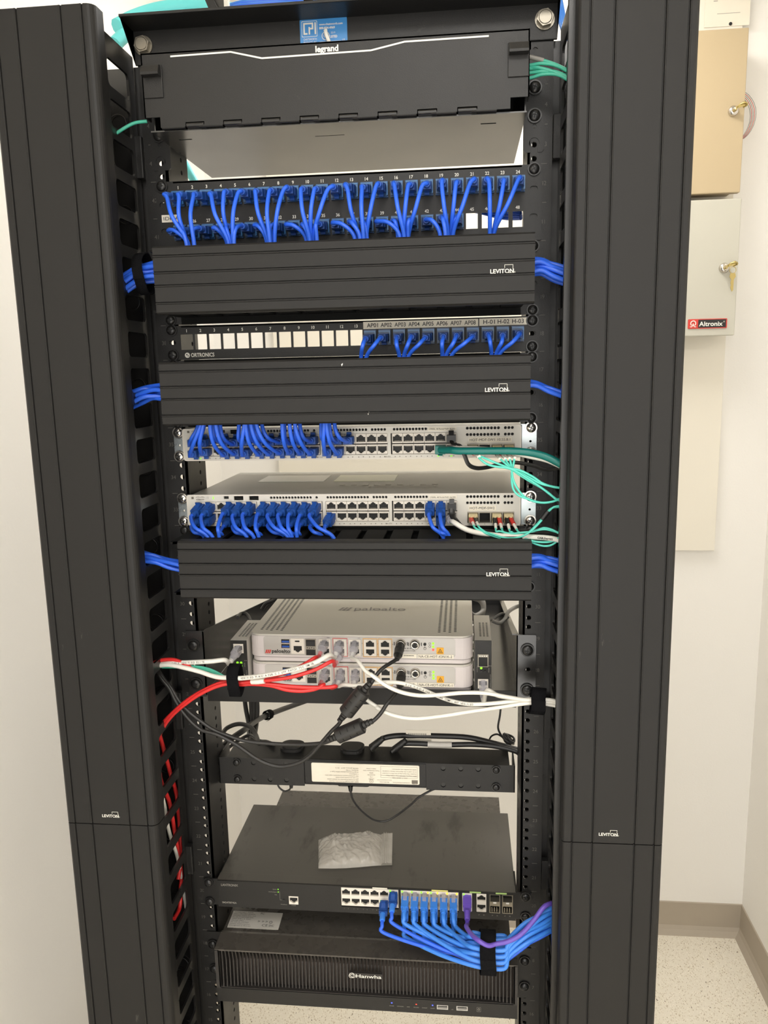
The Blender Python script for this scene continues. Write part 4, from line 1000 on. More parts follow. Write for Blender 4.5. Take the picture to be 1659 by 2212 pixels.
    for k in range(34):
        x=paxR(640)+k*.00042
        if (k*7)%5!=0: l.box(x,x+.0002+.0001*(k%2),Y-.0008,Y-.0005,zz(580),zz(563),1)
    obj('label',l,[PAPR,INKK],t,label='white strip label with black letters')
    # usb, console, sfp
    u=MB().box(paxL(320),paxL(450),Y-.0004,Y+.002,zz(485),zz(345),0)
    for a,b in ((405,350),(480,425)): u.box(paxL(325),paxL(448),Y-.0008,Y,zz(a),zz(b),1).box(paxL(335),paxL(445),Y-.001,Y-.0005,zz(a-8),zz(b+20),2)
    obj('usb_socket',u,[CHRM,VOID,mat_usb],t)
    c=MB().plate(rrect(paxL(470),paxL(670),zz(570),zz(335),.0006),[[(x+paxL(572),y+zz(495)) for x,y in rjprof(.0116,.0066,False)],slot(paxL(568),zz(378),.0070,.0022)],.008,(0,Y-.0006,0)).box(paxL(480),paxL(660),Y-.0003,Y+.0075,zz(560),zz(345),1)
    obj('console_socket',c,[CISL,VOID],t)
    s=MB().plate(rrect(paxL(690),paxL(852),zz(592),zz(340),.0004),[rrect(paxL(700),paxL(840),zz(452),zz(352)),rrect(paxL(700),paxL(840),zz(588),zz(500))],.012,(0,Y-.0006,0)).box(paxL(695),paxL(845),Y-.0002,Y+.0115,zz(588),zz(350),1)
    for k in range(4):
        x=paxL(708+33*k); s.add([(x,Y-.0009,zz(486)),(x+.0022,Y-.0009,zz(486)),(x+.0011,Y-.0009,zz(466))] if k%2 else [(x,Y-.0009,zz(466)),(x+.0022,Y-.0009,zz(466)),(x+.0011,Y-.0009,zz(486))],[(0,1,2)],2)
    s.box(paxL(712),paxL(828),Y-.0005,Y+.002,zz(445),zz(372),3)
    obj('fiber_cage',s,[STEEL,VOID,INKK,DARK],t)
    for i,(a,b) in enumerate(((893,1078),(1117,1313),(1345,1530),(1571,1759),(1796,1981))):
        xa,xb=paxL(a),paxL(b); cx=(xa+xb)/2; ring=(None,LOGR,None,ORNG,ORNG)[i]
        for k,(zc,up) in enumerate(((zz(402),True),(zz(528),False))):
            q=MB().plate(rrect(xa+.0004,xb-.0004,zc-.0058,zc+.0060),[[(cx+x,zc+y) for x,y in rjprof(.0114,.0062,up)]],.010,(0,Y-.0008,0)).box(xa+.0008,xb-.0008,Y-.0003,Y+.0095,zc-.0055,zc+.0055,1)
            obj('port',q,[CISL,VOID],t)
        if ring: obj('port_outline',MB().plate(rrect(xa-.0012,xb+.0012,zz(606),zz(322)),[rrect(xa-.0006,xb+.0006,zz(600),zz(330))],.0003,(0,Y-.0002,0)),ring,t)
    for cx,z in ((paxR(602),zz(395)),(paxR(812),zz(400))):
        d=MB().lathe([(.001,.0072),(-.001,.0072),(-.003,.0066),(-.006,.0058),(-.006,.0036),(-.001,.0036)],(cx,Y,z),n=20).lathe([(-.0062,.0032),(-.0060,.0032)],(cx,Y,z),n=16,m=1).box(cx-.0094,cx-.0084,Y-.0004,Y,z-.0024,z+.0024,1).box(cx+.0084,cx+.0094,Y-.0004,Y,z-.0024,z+.0024,1)
        obj('power_socket',d,[CHRM,VOID],t)
    for k,y in enumerate((385,435,480)):
        obj('status_light',MB().prism(circ(paxR(1080),zz(y),.0017,12),Y-.0005,Y,'Y'),LR if (upper and k==2) else LG,t)
    return t,zz
mat_usb=mat('usb_blue','#1d4fa6',.4)
ap1,zz1=appliance(1.2740,'white rounded network appliance half hidden by cords, lower of the stacked two','NA-CE-HOT-ION1K-1',False)
ap2,zz2=appliance(1.3152,'white rounded network appliance with its vented lid in view, upper of the stacked two','NA-CE-HOT-ION1K-2',True)

# ================================================================== MEDIA CONVERTERS
def converter(x0,x1,lab,left):
    z0,z1=zs+.0015,1.3480 if left else 1.3525; yb=.092 if left else .113
    t=thing('media_converter',lab,'media converter',((x0+x1)/2,.05,z0),'media converters beside the white appliances')
    obj('case',MB().box(x0,x1,.002,yb,z0,z1-.0008),SILB,t,bev=.0006)
    v=MB()
    for c in range(3):
        for k in range(11): v.box(x0+.0085+.0048*c-.0014,x0+.0085+.0048*c+.0012,.018+.0056*k,.0208+.0056*k,z1-.0009,z1-.0005)
    obj('vent',v,DARK,t)
    f=MB().box(x0+.0002,x1-.0002,0,.0025,z0+.0004,z1-.001); obj('face_plate',f,BLK,t,bev=.0003)
    cx=(x0+x1)/2; Y=-.0002
    if left: jz,fz,lz=z1-.0125,z0+.016,z0+.036
    else: jz,fz,lz=z0+.016,z1-.028,z0+.034
    j=MB().plate(rrect(cx-.0070,cx+.0070,jz-.0065,jz+.0070),[rjprof(.0112,.0062,False)and[(cx+a,jz+b) for a,b in rjprof(.0112,.0062,False)]],.009,(0,Y-.0006,0)).box(cx-.006,cx+.006,Y-.0003,.009,jz-.006,jz+.006,1)
    obj('port',j,[CISL,VOID],t)
    g=MB().plate(rrect(cx-.0072,cx+.0072,fz-.010,fz+.008),[rrect(cx-.006,cx+.006,fz-.009,fz+.004)],.010,(0,Y-.001,0)).box(cx-.006,cx+.006,Y-.0003,.009,fz-.009,fz+.004,1)
    for k in range(4): g.box(cx-.005+.003*k,cx-.0035+.003*k,Y-.0013,Y-.0009,fz+.0050,fz+.0064,2)
    obj('fiber_cage',g,[STEEL,VOID,INKW],t)
    for i in range(2):
        for k in range(2):
            on = left or (i==0 and k==1)
            obj('status_light',MB().lathe([(0,.0017),(-.0008,.0015)],(cx-.0025+.0052*i,Y,lz+.0048*k),n=10),LG if on else GRNT if False else (LG if on else BLKD),t)
    tx=MB()
    tx.text('Link/Act',(cx-.0075,Y,lz-.001),.0013,.009,u=(0,0,1),v=(-1,0,0)).text('PWR',(cx+.0085,Y,lz-.001),.0013,.006,u=(0,0,1),v=(-1,0,0)).text('1000Base-SX/LX',(cx+.0105,Y,z0+.010),.0013,.020,u=(0,0,1),v=(-1,0,0))
    tx.box(cx+.0078,cx+.0088,Y-.0001,Y,lz+.0075,lz+.0085).box(cx+.0100,cx+.0110,Y-.0001,Y,lz+.0075,lz+.0085)
    obj('printing',tx,INKG,t)
    return t,cx,jz,fz
mcl,lcx,ljz,lfz=converter(-.1795,-.1560,'small grey and black media converter on edge, left of the white appliances',True)
mcr,rcx,rjz,rfz=converter(.1605,.1835,'small grey and black media converter on edge, right of the white appliances',False)

# ================================================================== CORDS ON THE APPLIANCES
def q3(x,y,Y): return at(300+x/3.016,1180+y/3.016,Y)
def q4(x,y,Y): return at(800+x/3.016,1180+y/3.016,Y)
def q5(x,y,Y): return at(300+x/3.016,1500+y/3.016,Y)
def qE(x,y,Y): return at(700+x/5.53,1380+y/5.53,Y)
def into_left(y,Y=-.045): return [at(318,y,Y)+Vector((-.0,0,0)),Vector((-.285,Y,at(318,y,Y).z-.01))]
YA=.0035
cA1,cA2,cA3=[(paxL(a)+paxL(b))/2 for a,b in ((893,1078),(1117,1313),(1345,1530))]
def cplug(o,x,z,dx=0,dz=-.5): clear_end(o,(x,YA,z),(-dz*.9,0,dx)); return o
def pend(x,z,dx=-.15,dz=-.5):
    r=Euler((-dz*.9,0,dx)); return Vector((x,YA,z))+r.to_matrix()@Vector((0,-.022,0)), r.to_matrix()@Vector((0,-1,0))
def rcord(x,z,pts,m,lab,r=.0026,dx=-.2,dz=-.5,grp=None):
    s,d=pend(x,z,dx,dz); o=cord([s-d*.004,s+d*.005]+pts,r,m,lab,'cable',grp); cplug(o,x,z,dx,dz); return o
# red cords
rcord(cA1,zz2(395),[q3(1150,725,-.05),q3(1050,785,-.055),q3(930,832,-.05),q3(800,862,-.05),q3(700,884,-.052),q3(630,882,-.055),q3(540,888,-.056),q3(420,940,-.056),q3(320,1000,-.054),q3(225,1080,-.05),q3(150,1160,-.048),at(335,1590,-.045)],REDC,'red patch cord from the left port pair of the upper white appliance')
rcord(cA2,zz2(528),[q3(1260,748,-.05),q3(1150,803,-.06),q3(1000,850,-.066),q3(860,871,-.066),q3(760,878,-.062),q3(660,890,-.060),q3(600,893,-.060),q3(510,912,-.060),q3(400,962,-.058),q3(300,1030,-.054),q3(215,1105,-.05),q3(160,1180,-.048),at(340,1600,-.045)],REDC,'red patch cord from the outlined port pair of the upper white appliance')
rcord(cA1,zz1(400),[q3(1205,900,-.045),q3(1150,930,-.05),q3(1060,943,-.055),q3(960,935,-.058),q3(860,908,-.058),q3(740,898,-.058),q3(650,900,-.057),q3(570,870,-.05),q3(450,838,-.05),q3(350,795,-.05),q3(250,745,-.048),q3(180,738,-.046),q3(120,750,-.045),at(320,1440,-.04)],REDC,'red patch cord from the lower white appliance, upper strand under the shelf lip')
rcord(cA2,zz1(528),[q3(1285,912,-.042),q3(1230,919,-.046),q3(1120,920,-.052),q3(980,912,-.058),q3(840,895,-.060),q3(720,886,-.060),q3(640,889,-.060),q3(590,880,-.05),q3(520,860,-.046),q3(430,828,-.046),q3(330,780,-.044),q3(220,748,-.043),q3(120,760,-.042)],REDC,'red patch cord passing low across the front lip of the shelf',dz=-.08,dx=-.35)
# white
W=[q3(1240,708,-.05),q3(1160,752,-.062),q3(1050,792,-.07),q3(900,828,-.072),q3(760,850,-.07),q3(660,860,-.068),q3(600,858,-.066),q3(500,850,-.06),q3(400,818,-.056),q3(300,792,-.054),q3(190,772,-.05),q3(90,786,-.048),at(305,1448,-.045)]
wo=rcord(cA2,zz2(402),W,WHTC,'white printed patch cord from the upper white appliance running left',r=.0031)
def print_along(o,P,txt,h,off):
    """black print wrapped along a cable path"""
    S_=smooth(P,10); mb=MB(); L=[0]
    for a,b in zip(S_,S_[1:]): L.append(L[-1]+(b-a).length)
    step=h*.95; s=.002; k=0
    while s<L[-1]-.004 and k<len(txt):
        i=max(j for j in range(len(L)) if L[j]<=s); i=min(i,len(S_)-2)
        f=(s-L[i])/(L[i+1]-L[i]); p=S_[i].lerp(S_[i+1],f); d=(S_[i+1]-S_[i]).normalized()
        if d.x<0: pass
        n=Vector((0,-1,.25)); n=(n-d*n.dot(d)).normalized(); up=n.cross(d)
        if txt[k]!=' ': mb.text(txt[k],p+n*off-up*h*.5,h,align='L',u=d,v=up,t=.0001,bold=.01)
        s+=step; k+=1
    obj('printing',mb,INKK,o)
print_along(wo,list(reversed(W[0:6])),'VERIFIED TIA/EIA-568-C.2 UTP PATCH 75C CM/OL',.0024,.0035)
lp=Vector((lcx,-.001,ljz)); rr=Euler((.45,0,-.25)); s=lp+rr.to_matrix()@Vector((0,-.024,0)); d=rr.to_matrix()@Vector((0,-1,0))
W=[q3(560,742,-.04),q3(470,750,-.045),q3(350,756,-.048),q3(220,762,-.048),q3(90,776,-.046),at(305,1440,-.044)]
o=cord([s-d*.003,s+d*.005]+W,.0032,WHTC,'white printed patch cord from the left media converter','cable'); clear_end(o,lp,rr)
print_along(o,list(reversed(W[0:5])),'CAT 6 PATCH CABLE VERIFIED ELITE',.0024,.0033)
for k,dy in enumerate((0,7,14)):
    cord([q3(150,785+dy*.3,-.045),q3(260,783+dy*.5,-.048),q3(370,783+dy,-.050),q3(460,800+dy,-.050),q3(540,838+dy,-.05),q3(600,880+dy,-.052),q3(628,905,-.05),Vector((lcx,-.010,lfz-.004))],.0014,GRNC,'aqua fiber from the left media converter under the white cord','cable','aqua fibers of the left media converter',name='fiber_cable')
sl=MB().tube([q3(735,880,-.063),q3(775,880,-.065),q3(818,875,-.066)],.0040,12); tag(obj('cable_label',sl,WHT),'white label sleeve on a red cord right of the hook and loop strap','label')
strap(q3(630,872,-.058),(1,0,0),.0155,.0125,.0215,'black hook and loop strap around the red and white cords at the left media converter')
# white on the right
cW=[q3(1425,745,-.04),q3(1480,815,-.055),q3(1560,868,-.065),q4(0,832,-.07),q4(100,905,-.072),q4(200,950,-.072),q4(320,972,-.070),q4(450,968,-.067),q4(600,955,-.064),q4(750,957,-.062),q4(880,980,-.060),q4(1000,1000,-.058),q4(1090,1000,-.058),q4(1180,1003,-.058),q4(1240,1030,-.058),at(1250,1545,-.058)]
rcord(cA3,zz2(402),cW,WHTC,'white cord from the upper white appliance sweeping right across the lower one',dx=-.05)
W2=[q3(1340,902,-.04),q3(1400,908,-.05),q3(1500,900,-.055),q4(0,893,-.055),q4(120,885,-.058),q4(220,895,-.058),q4(320,925,-.058),q4(420,968,-.058),q4(520,1005,-.058),q4(640,1028,-.058),q4(780,1025,-.057),q4(920,1010,-.056),q4(1040,997,-.056),q4(1130,1003,-.056),q4(1230,1040,-.056),at(1250,1552,-.056)]
o=rcord(cA2,zz1(400),W2,WHTC,'white printed cord from the outlined port pair of the lower white appliance going right',dx=-.05)
print_along(o,W2[5:11],'0 10 TIA/EIA 568-B.2 ROHS COMPLIANT VERIFIED',.0022,.0032)
rcord(cA3,zz1(402),[q3(1418,915,-.03),q3(1450,965,-.035),q3(1510,1020,-.04),q3(1600,1075,-.045),q4(40,1052,-.048),q4(140,1098,-.05),q4(280,1122,-.052),q4(450,1108,-.053),q4(650,1077,-.054),q4(850,1048,-.055),q4(1000,1025,-.056),q4(1090,1020,-.056),q4(1160,1030,-.056),q4(1230,1050,-.056),at(1250,1560,-.056)],WHTC,'white cord from the lower white appliance hanging lowest below the shelf',dx=0)
lp=Vector((rcx,-.001,rjz)); rr=Euler((.75,0,.02)); s=lp+rr.to_matrix()@Vector((0,-.024,0)); d=rr.to_matrix()@Vector((0,-1,0))
o=cord([s-d*.003,s+d*.004,q4(760,940,-.045),q4(830,972,-.05),q4(940,992,-.054),q4(1040,1008,-.056),q4(1120,1014,-.057),q4(1190,1016,-.057),q4(1240,1036,-.057),at(1250,1550,-.057)],.0030,WHTC,'white cord from the right media converter','cable'); clear_end(o,lp,rr)
strap(q4(1090,1008,-.057),(1,0,-.08),.018,.0115,.0165,'black hook and loop strap around the white cords beside the right rail')
# power cords with ferrites
def power(sx,sz,tip,pre,fa,fb,post,lab):
    s=Vector((sx,YA-.006,sz)); tip=Vector(tip); d=(tip-s).normalized()
    pts=[tip]+pre+[fa+(fa-fb)*.08,fb+(fb-fa)*.08]+post
    o=cord(pts,.0026,RUBB,lab,'power cord',name='power_cable')
    p=MB().cyl(s+d*.0,s+d*.004,.0056,.0056,16).cyl(s+d*.004,tip-(tip-s)*.28,.0063,.0060,18).cyl(tip-(tip-s)*.28,tip,.0050,.0034,16)
    L=(tip-s).length
    for k in range(7): c=s+d*(L*.3+k*L*.06); p.cyl(c,c+d*L*.03,.0066-.0003*k*.5,.0066-.0003*k*.5,18)
    obj('plug',p,RUBB,o)
    ax=(fb-fa).normalized(); n=MB().cyl(fa,fb,.0105,.0105,22).cyl(fa-ax*.0015,fa,.0085,.0105,22).cyl(fb,fb+ax*.0015,.0105,.0085,22)
    u=Vector((0,-1,0)); u=(u-ax*u.dot(ax)).normalized(); v=ax.cross(u); Lf=(fb-fa).length
    for t_ in (.22,.5,.78):
        for a0 in (-.7,.35):
            ring=[fa+ax*(Lf*t_)+(u*math.cos(a0+.09*k)+v*math.sin(a0+.09*k))*.0106 for k in range(6)]
            n.tube(ring,.0005,6,m=1)
    for s_,e_ in ((fa,-1),(fb,1)):
        for k in range(3): n.cyl(s_+ax*e_*(.002+.005*k),s_+ax*e_*(.0055+.005*k),.0052-.0007*k,.0050-.0007*k,14)
    obj('ferrite',n,[RUBB,VOID],o); return o
post1=[q5(1305,190,-.066),q5(1250,245,-.064),q5(1180,325,-.062),q5(1100,410,-.06),q5(1010,455,-.06),q5(900,468,-.06),q5(780,425,-.06),q5(640,330,-.06),q5(510,262,-.058),q5(400,228,-.056),q5(310,145,-.052),q5(240,45,-.048),q3(200,930,-.044),q3(150,868,-.040),at(335,1445,-.032)]
power(paxR(602),zz2(395),qE(872,243,-.035),[qE(790,292,-.045),qE(700,352,-.055),qE(620,440,-.062),qE(540,560,-.068)],qE(470,625,-.070),qE(265,880,-.070),post1,'black power cord with ferrite from the upper white appliance, ferrite nearer the shelf')
post2=[q5(1250,300,-.066),q5(1190,318,-.062),q5(1080,326,-.058),q5(950,325,-.056),q5(800,316,-.056),q5(690,302,-.056),q5(590,272,-.055),q5(490,232,-.054),q5(400,172,-.052),q5(320,108,-.050),q5(260,40,-.046),q3(215,930,-.042),q3(165,868,-.037),at(340,1445,-.030)]
power(paxR(602)+.001,zz1(400),qE(900,590,-.032),[qE(830,680,-.045),qE(745,785,-.055),qE(680,885,-.06),qE(600,970,-.064),qE(530,1008,-.066)],qE(455,1035,-.066),qE(165,1160,-.066),post2,'black power cord with ferrite from the lower white appliance, ferrite hanging lower')

# ================================================================== POWER STRIP
pdu=thing('power_strip','black rack power strip with an upside down white rating label, below the shelf','power strip',(0,.075,1.103))
Y=.05
pb=MB().box(-.2120,.2120,Y+.0015,.10,1.1035,1.1438); obj('body',pb,BLK,pdu,bev=.0012)
obj('front_panel',MB().box(-.092,.090,Y,Y+.002,1.1045,1.1425).box(-.092,.090,Y-.0008,Y,1.1048,1.1062),BLK,pdu,bev=.0004)
for sx,xa,xb in ((-1,-.2235,-.0925),(1,.0900,.2195)):
    hs=[circ(x,z,.0036,14) for x in ((-.1696,-.1450,-.1200) if sx<0 else (.1151,.1409,.1662)) for z in (1.1375,1.1112)]
    k=MB().plate(rrect(xa,xb,1.1028,1.1452),hs,.0018,(0,Y-.002,0)).box(-.2235 if sx<0 else .2177,-.2217 if sx<0 else .2195,Y-.002,.10,1.1028,1.1452)
    for x in ((-.1696,-.1450,-.1200) if sx<0 else (.1151,.1409,.1662)):
        for z in (1.1375,1.1112): k.lathe([(Y+.0005,.0034),(Y-.0004,.0032)],(x,0,z),n=14,m=1)
    obj('mounting_bracket',k,[BLK,BLKD],pdu,bev=.0003)
    for z in (1.1384,1.1113): screw(pdu,-.1952 if sx<0 else .1922,Y-.004,z,sc=(.95,1,.95))
lb=MB().prism(rrect(-.0815,.0800,1.1095,1.1400,.002),Y-.0006,Y+.001,'Y',0); y=Y-.0008
def ut(s,x,z,h,w=None,al='L'): lb.text(s,(x,y,z),h,w,al,u=(-1,0,0),v=(0,0,-1),m=1)
for i,s in enumerate(('RED LED-Surge Protection Active','LED ROUGE-Protection de tension active','No user serviceable parts inside','No contient aucun composant reparable','l utilisateur','Surge Protective Device (SPD) Type 3','Model No.: 17-703','DATE: January 2019   ID: S')):
    ut(s,-.0110,1.1120+.0031*i,.0015,(.044,.047,.034,.050,.014,.042,.018,.034)[i])
for i,s in enumerate(('LISTED','1T5','E34770','SPD','Power Distribution Unit','Made in China')): ut(s,.0085,1.1175+.0033*i,.0015,(.008,.004,.011,.006,.024,.014)[i],'C')
lb.plate(circ(.0085,1.1130,.0030,16),[circ(.0085,1.1130,.0026,16)],.0002,(0,y,0),m=1); ut('UL',.0085,1.1140,.0020,None,'C')
ut('CHATSWORTH PRODUCTS, INC.',.0660,1.1130,.0014,.026); ut('800-834-4969',.0350,1.1130,.0014,.014); ut('www.chatsworth.com',.0390,1.1162,.0014,.022)
lb.plate(rrect(.0225,.0770,1.1195,1.1375),[rrect(.0228,.0767,1.1197,1.1373)],.0002,(0,y,0),m=1).box(.0225,.0770,y-.0001,y,1.1228,1.1231,1)
for i,s in enumerate(('025-T12828-A02','20V Input, 50/60 Hz, 15A Max','Caution: The input plug of this PDU is intended','to be used as the disconnect device. It shall be','easily accessible and withdrawn.')): ut(s,.0755 if i else .0620,1.1204+.0034*i,.0015,(.022,.045,.050,.050,.036)[i])
lb.box(.0685,.0775,y-.0001,y,1.1112,1.1168,1); ut('CPI',.0765,1.1128,.0028,.0070)
lb.m=[2 if (m==1 and False) else m for m in lb.m]
obj('rating_label',lb,[PAPR,INKB],pdu,label='white rating label printed upside down')
obj('outlet_cover',MB().prism(rrect(-.0440,.0040,.056,.088,.004),1.0995,1.1035,'Z'),BLKD,pdu)
# plugs on top
for k,(x0_,x1_) in enumerate(((606,656),(735,786))):
    a=at(x0_,1612,.085);b=at(x1_,1612,.085); m=MB().prism(rrect(a.x,b.x,.070,.104,.013,6),1.1440,1.1485,'Z').prism(rrect(a.x+.003,b.x-.003,.073,.101,.011,6),1.1485,1.1500,'Z')
    tag(obj('power_plug',m,RUBB,bev=.001),'flat black power plug on the power strip, %s of the two lying in the middle'%('left','right')[k],'plug','flat plugs on the power strip')
def pw(pts,r,lab,grp=None,m=RUBB,name='power_cable'): return cord([at(*p) for p in pts],r,m,lab,'power cord',grp,name=name)
pw([(800,1620,.08),(822,1598,.09),(850,1590,.095),(890,1589,.10),(950,1590,.10),(1010,1593,.10),(1060,1604,.095),(1112,1618,.09),(1122,1622,.085)],.0043,'thick black power cord with a barcode label along the top of the power strip')
pw([(845,1625,.08),(868,1608,.088),(900,1606,.09),(960,1609,.09),(1020,1608,.09),(1070,1612,.088),(1112,1622,.085),(1124,1630,.08)],.0040,'thick black power cord with a blank silver label just above the power strip')
for k,(px,py,dy) in enumerate(((808,1607,.085),(857,1612,.085))):
    a=at(px-6,py+8,dy);b=at(px+14,py-8,dy); tag(obj('strain_relief',MB().cyl(a,b,.0058,.0050,14).cyl(b,b+(b-a)*.3,.0046,.0043,14),RUBB),'ribbed black cord end on top of the power strip, %s one'%('left','right')[k],'plug','ribbed cord ends on the power strip')
fl=MB(); a=at(876,1577,.097);b=at(930,1578,.097);c=at(932,1601,.097);d=at(879,1600,.097); fl.add([a,b,c,d],[(0,1,2,3)],0); fl.add([q+Vector((0,.0006,0)) for q in (a,b,c,d)],[(3,2,1,0)],0)
for r in range(2):
    for k in range(40):
        f=.06+k*.019
        if (k*5+r)%4==0: continue
        p=a.lerp(b,f).lerp(d.lerp(c,f),.28+.34*r); q=a.lerp(b,f+.010).lerp(d.lerp(c,f+.010),.28+.34*r); e=Vector((0,-.0002,0)); h=(d-a)*.16
        fl.add([p+e,q+e,q+e+h,p+e+h],[(0,1,2,3)],1)
tag(obj('cable_label',fl,[PAPR,INKK]),'white barcode label wrapped on the thick black power cord','label')
sl=MB().tube([at(924,1608,.0885),at(950,1609,.0885),at(976,1609,.0885)],.0046,14); tag(obj('cable_label',sl,SILB),'silver blank label wrapped on the lower black power cord','label')
# thin cord below the strip
pw([(757,1697,.052),(758,1712,.052),(765,1732,.056),(785,1755,.066),(810,1772,.075),(835,1773,.08),(860,1759,.08),(885,1740,.075),(905,1722,.072),(930,1708,.075),(940,1704,.08)],.0016,'thin black cord hanging in a loop from the power strip over the black lid')
tag(obj('strain_relief',MB().cyl(at(757,1698,.054),at(757.5,1709,.054),.0040,.0026,12),RUBB),'short black cord grip under the middle of the power strip','plug')
pw([(600,1695,.07),(604,1702,.07),(614,1709,.07),(625,1706,.07),(629,1697,.07)],.0014,'tiny black cord loop under the left bracket of the power strip')
tag(obj('strain_relief',MB().cyl(at(629,1692,.06),at(629,1702,.06),.0034,.0024,12),RUBB),'short black cord grip under the left bracket of the power strip','plug')
# cords behind shelf and strip
G='black cords dropping behind the shelf at the left'
for k,(xs_) in enumerate(((525,531,538,536),(540,543,544,540),(552,556,553,546),(547,549,548,543))):
    pw([(xs_[0],1480,.30),(xs_[1],1530,.30),(xs_[2],1570,.28),(xs_[3],1605,.22),(xs_[3]-10,1625,.15)],.0042,'black power cord dropping behind the left end of the shelf',G)
pw([(478,1590,.13),(490,1573,.15),(515,1564,.16),(540,1570,.15),(553,1588,.13),(558,1606,.10),(560,1616,.09)],.0036,'black cord arching over the left end of the power strip')
pw([(480,1612,.14),(505,1592,.17),(530,1575,.20),(560,1553,.30),(600,1536,.38),(650,1518,.45),(700,1500,.5)],.0050,'black cord running diagonally up behind the shelf with a strap on it')
pw([(490,1618,.12),(515,1600,.15),(540,1588,.17),(560,1600,.12),(575,1602,.10),(592,1608,.09)],.0028,'thin black cord curling at the left end of the power strip top')
strap(at(579,1544,.34),at(600,1536,.38)-at(560,1553,.30),.016,.0075,.0075,'small black strap on the diagonal cord behind the shelf')
pw([(1083,1515,.12),(1080,1545,.12),(1076,1572,.12),(1084,1590,.12),(1094,1600,.11),(1108,1605,.1)],.0016,'thin black cord hanging from the shelf at the right')
k_=[]; r5=random.Random(5)
for i in range(26): a=i*1.35; k_.append(at(1099+11*math.cos(a)+r5.uniform(-2,2),1596+10*math.sin(a*1.07)+r5.uniform(-2,2),.11+.012*math.sin(a*.6)))
cord(k_,.0016,RUBB,'small tangle of thin black cord beside the right rail','power cord',name='power_cable',k=4)
pw([(1056,1600,.13),(1062,1590,.13),(1074,1586,.125),(1085,1592,.12)],.0014,'short thin black cord curl left of the tangle')
# cords on the shelf at the right, behind
pw([(1062,1340,.12),(1078,1346,.13),(1090,1338,.14),(1098,1322,.15),(1113,1312,.16),(1130,1306,.16)],.0030,'grey ribbon cord from the right media converter curling to the rail',m=GRYC,name='cable')
pw([(1062,1342,.12),(1075,1330,.135),(1088,1326,.15),(1100,1338,.155),(1113,1362,.14),(1120,1380,.12)],.0022,'black cord from the right media converter curling over the gusset')
for k in range(3):
    pw([(1010,1318+4*k,.20),(1025,1330+3*k,.21),(1042,1322+2*k,.22),(1044,1308-3*k,.23),(1034,1296-2*k,.24),(1015,1290,.25)],.0042,'grey looped cord behind the upper white appliance',"grey looped cords behind the white appliances",m=GRYC,name='cable')
pw([(566,1316,.22),(575,1304,.22),(590,1298,.22),(605,1290,.22)],.0034,'black cord arching over the left gusset behind the white appliance')
pw([(513,1334,.10),(519,1327,.115),(528,1325,.12),(536,1331,.115),(541,1342,.10)],.0030,'black ribbed cord arching into the back of the left media converter')

# ================================================================== BLACK SWITCH
lan=thing('network_switch','black network switch with sky blue cords and a dusty lid carrying a bag','network switch',(0,.1,uz(20)))
z0,z1=uz(20)+.0010,uz(21)-.0010; Y=-.0060
obj('chassis',MB().box(-.2195,.2185,Y+.0130,.205,z0,z1-.0015),DUST,lan,bev=.0008)
obj('lid_lip',MB().box(-.2195,.2185,Y+.002,.014,z1-.0016,z1-.0003),DUST,lan,bev=.0003)
cols1=[-.0262+.01395*k for k in range(6)]; cols2=[.0609+.01384*k for k in range(6)]
rU,rD=.9680,.9535
H=[rrect(-.0335,.0505,.9440,.9755),rrect(.0533,.1375,.9440,.9755),rrect(.1420,.1570,.9450,.9750),rrect(.1620,.1775,.9450,.9750),rrect(.1812,.1962,.9450,.9750),rrect(.1992,.2145,.9450,.9750),[(-.1045+x,.9500+y) for x,y in rrect(-.0078,.0078,-.0068,.0068)]]
obj('face_plate',MB().plate(rrect(-.2185,.2185,z0,z1),H,.003,(0,Y,0)),BLK,lan,bev=.0005)
PTL_U=port_mesh(True,CISL,.0139,.0145); PTL_D=port_mesh(False,CISL,.0139,.0145)
for x in cols1+cols2+[.1495,.1698]:
    inst('port',PTL_U,lan,(x,Y+.0005,rU-.0007)); inst('port',PTL_D,lan,(x,Y+.0005,rD-.0007))
inst('port',PTL_D,lan,(-.1045,Y+.0005,.9500))
for x in (.1888,.2068):
    c=MB().plate(rrect(x-.0074,x+.0074,.9453,.9747),[rrect(x-.0064,x+.0064,.9635,.9738),rrect(x-.0064,x+.0064,.9462,.9565)],.012,(0,Y-.0003,0)).box(x-.0068,x+.0068,Y+.010,Y+.011,.946,.974,1).box(x-.0022,x+.0022,Y-.0010,Y-.0004,.9610,.9632,2)
    for k in range(3): c.box(x-.0045+.0035*k,x-.0035+.0035*k,Y+.001,Y+.009,.9463,.9535,0)
    obj('fiber_cage',c,[STEEL,VOID,INKW],lan)
pr=MB()
pr.text('LANTRONIX',(-.2125,Y-.0003,.9690),.0036,.0255,bold=.01).text('SM24TBT4SA',(-.2125,Y-.0003,.9405),.0028,.0220,bold=.02)
for s,z in (('System',.9667),('Link/Act/Speed',.9622),('PoE',.9577)): pr.text(s,(-.1290,Y-.0003,z),.0015,align='R')
pr.box(-.1262,-.1245,Y-.0003,Y-.0001,.9633,.9635).box(-.1247,-.1245,Y-.0003,Y-.0001,.9500,.9635).box(-.1247,-.1215,Y-.0003,Y-.0001,.9500,.9502)
pr.text('Mode/Reset',(-.1190,Y-.0003,.9425),.0014,align='C').text('Console',(-.1045,Y-.0003,.9415),.0014,align='C')
for i,x in enumerate(cols1+cols2):
    for j,d in enumerate((-.0028,.0028)): pr.text(str(2*i+1+j),(x+d,Y-.0003,.9405),.0016,align='C')
for i,x in enumerate((.1495,.1698,.1888,.2068)):
    for j,d in enumerate((-.0034,.0034)): pr.text(str(25+2*(i%2)+j),(x+d,Y-.0003,.9408),.0016,align='C')
obj('printing',pr,INKG,lan)
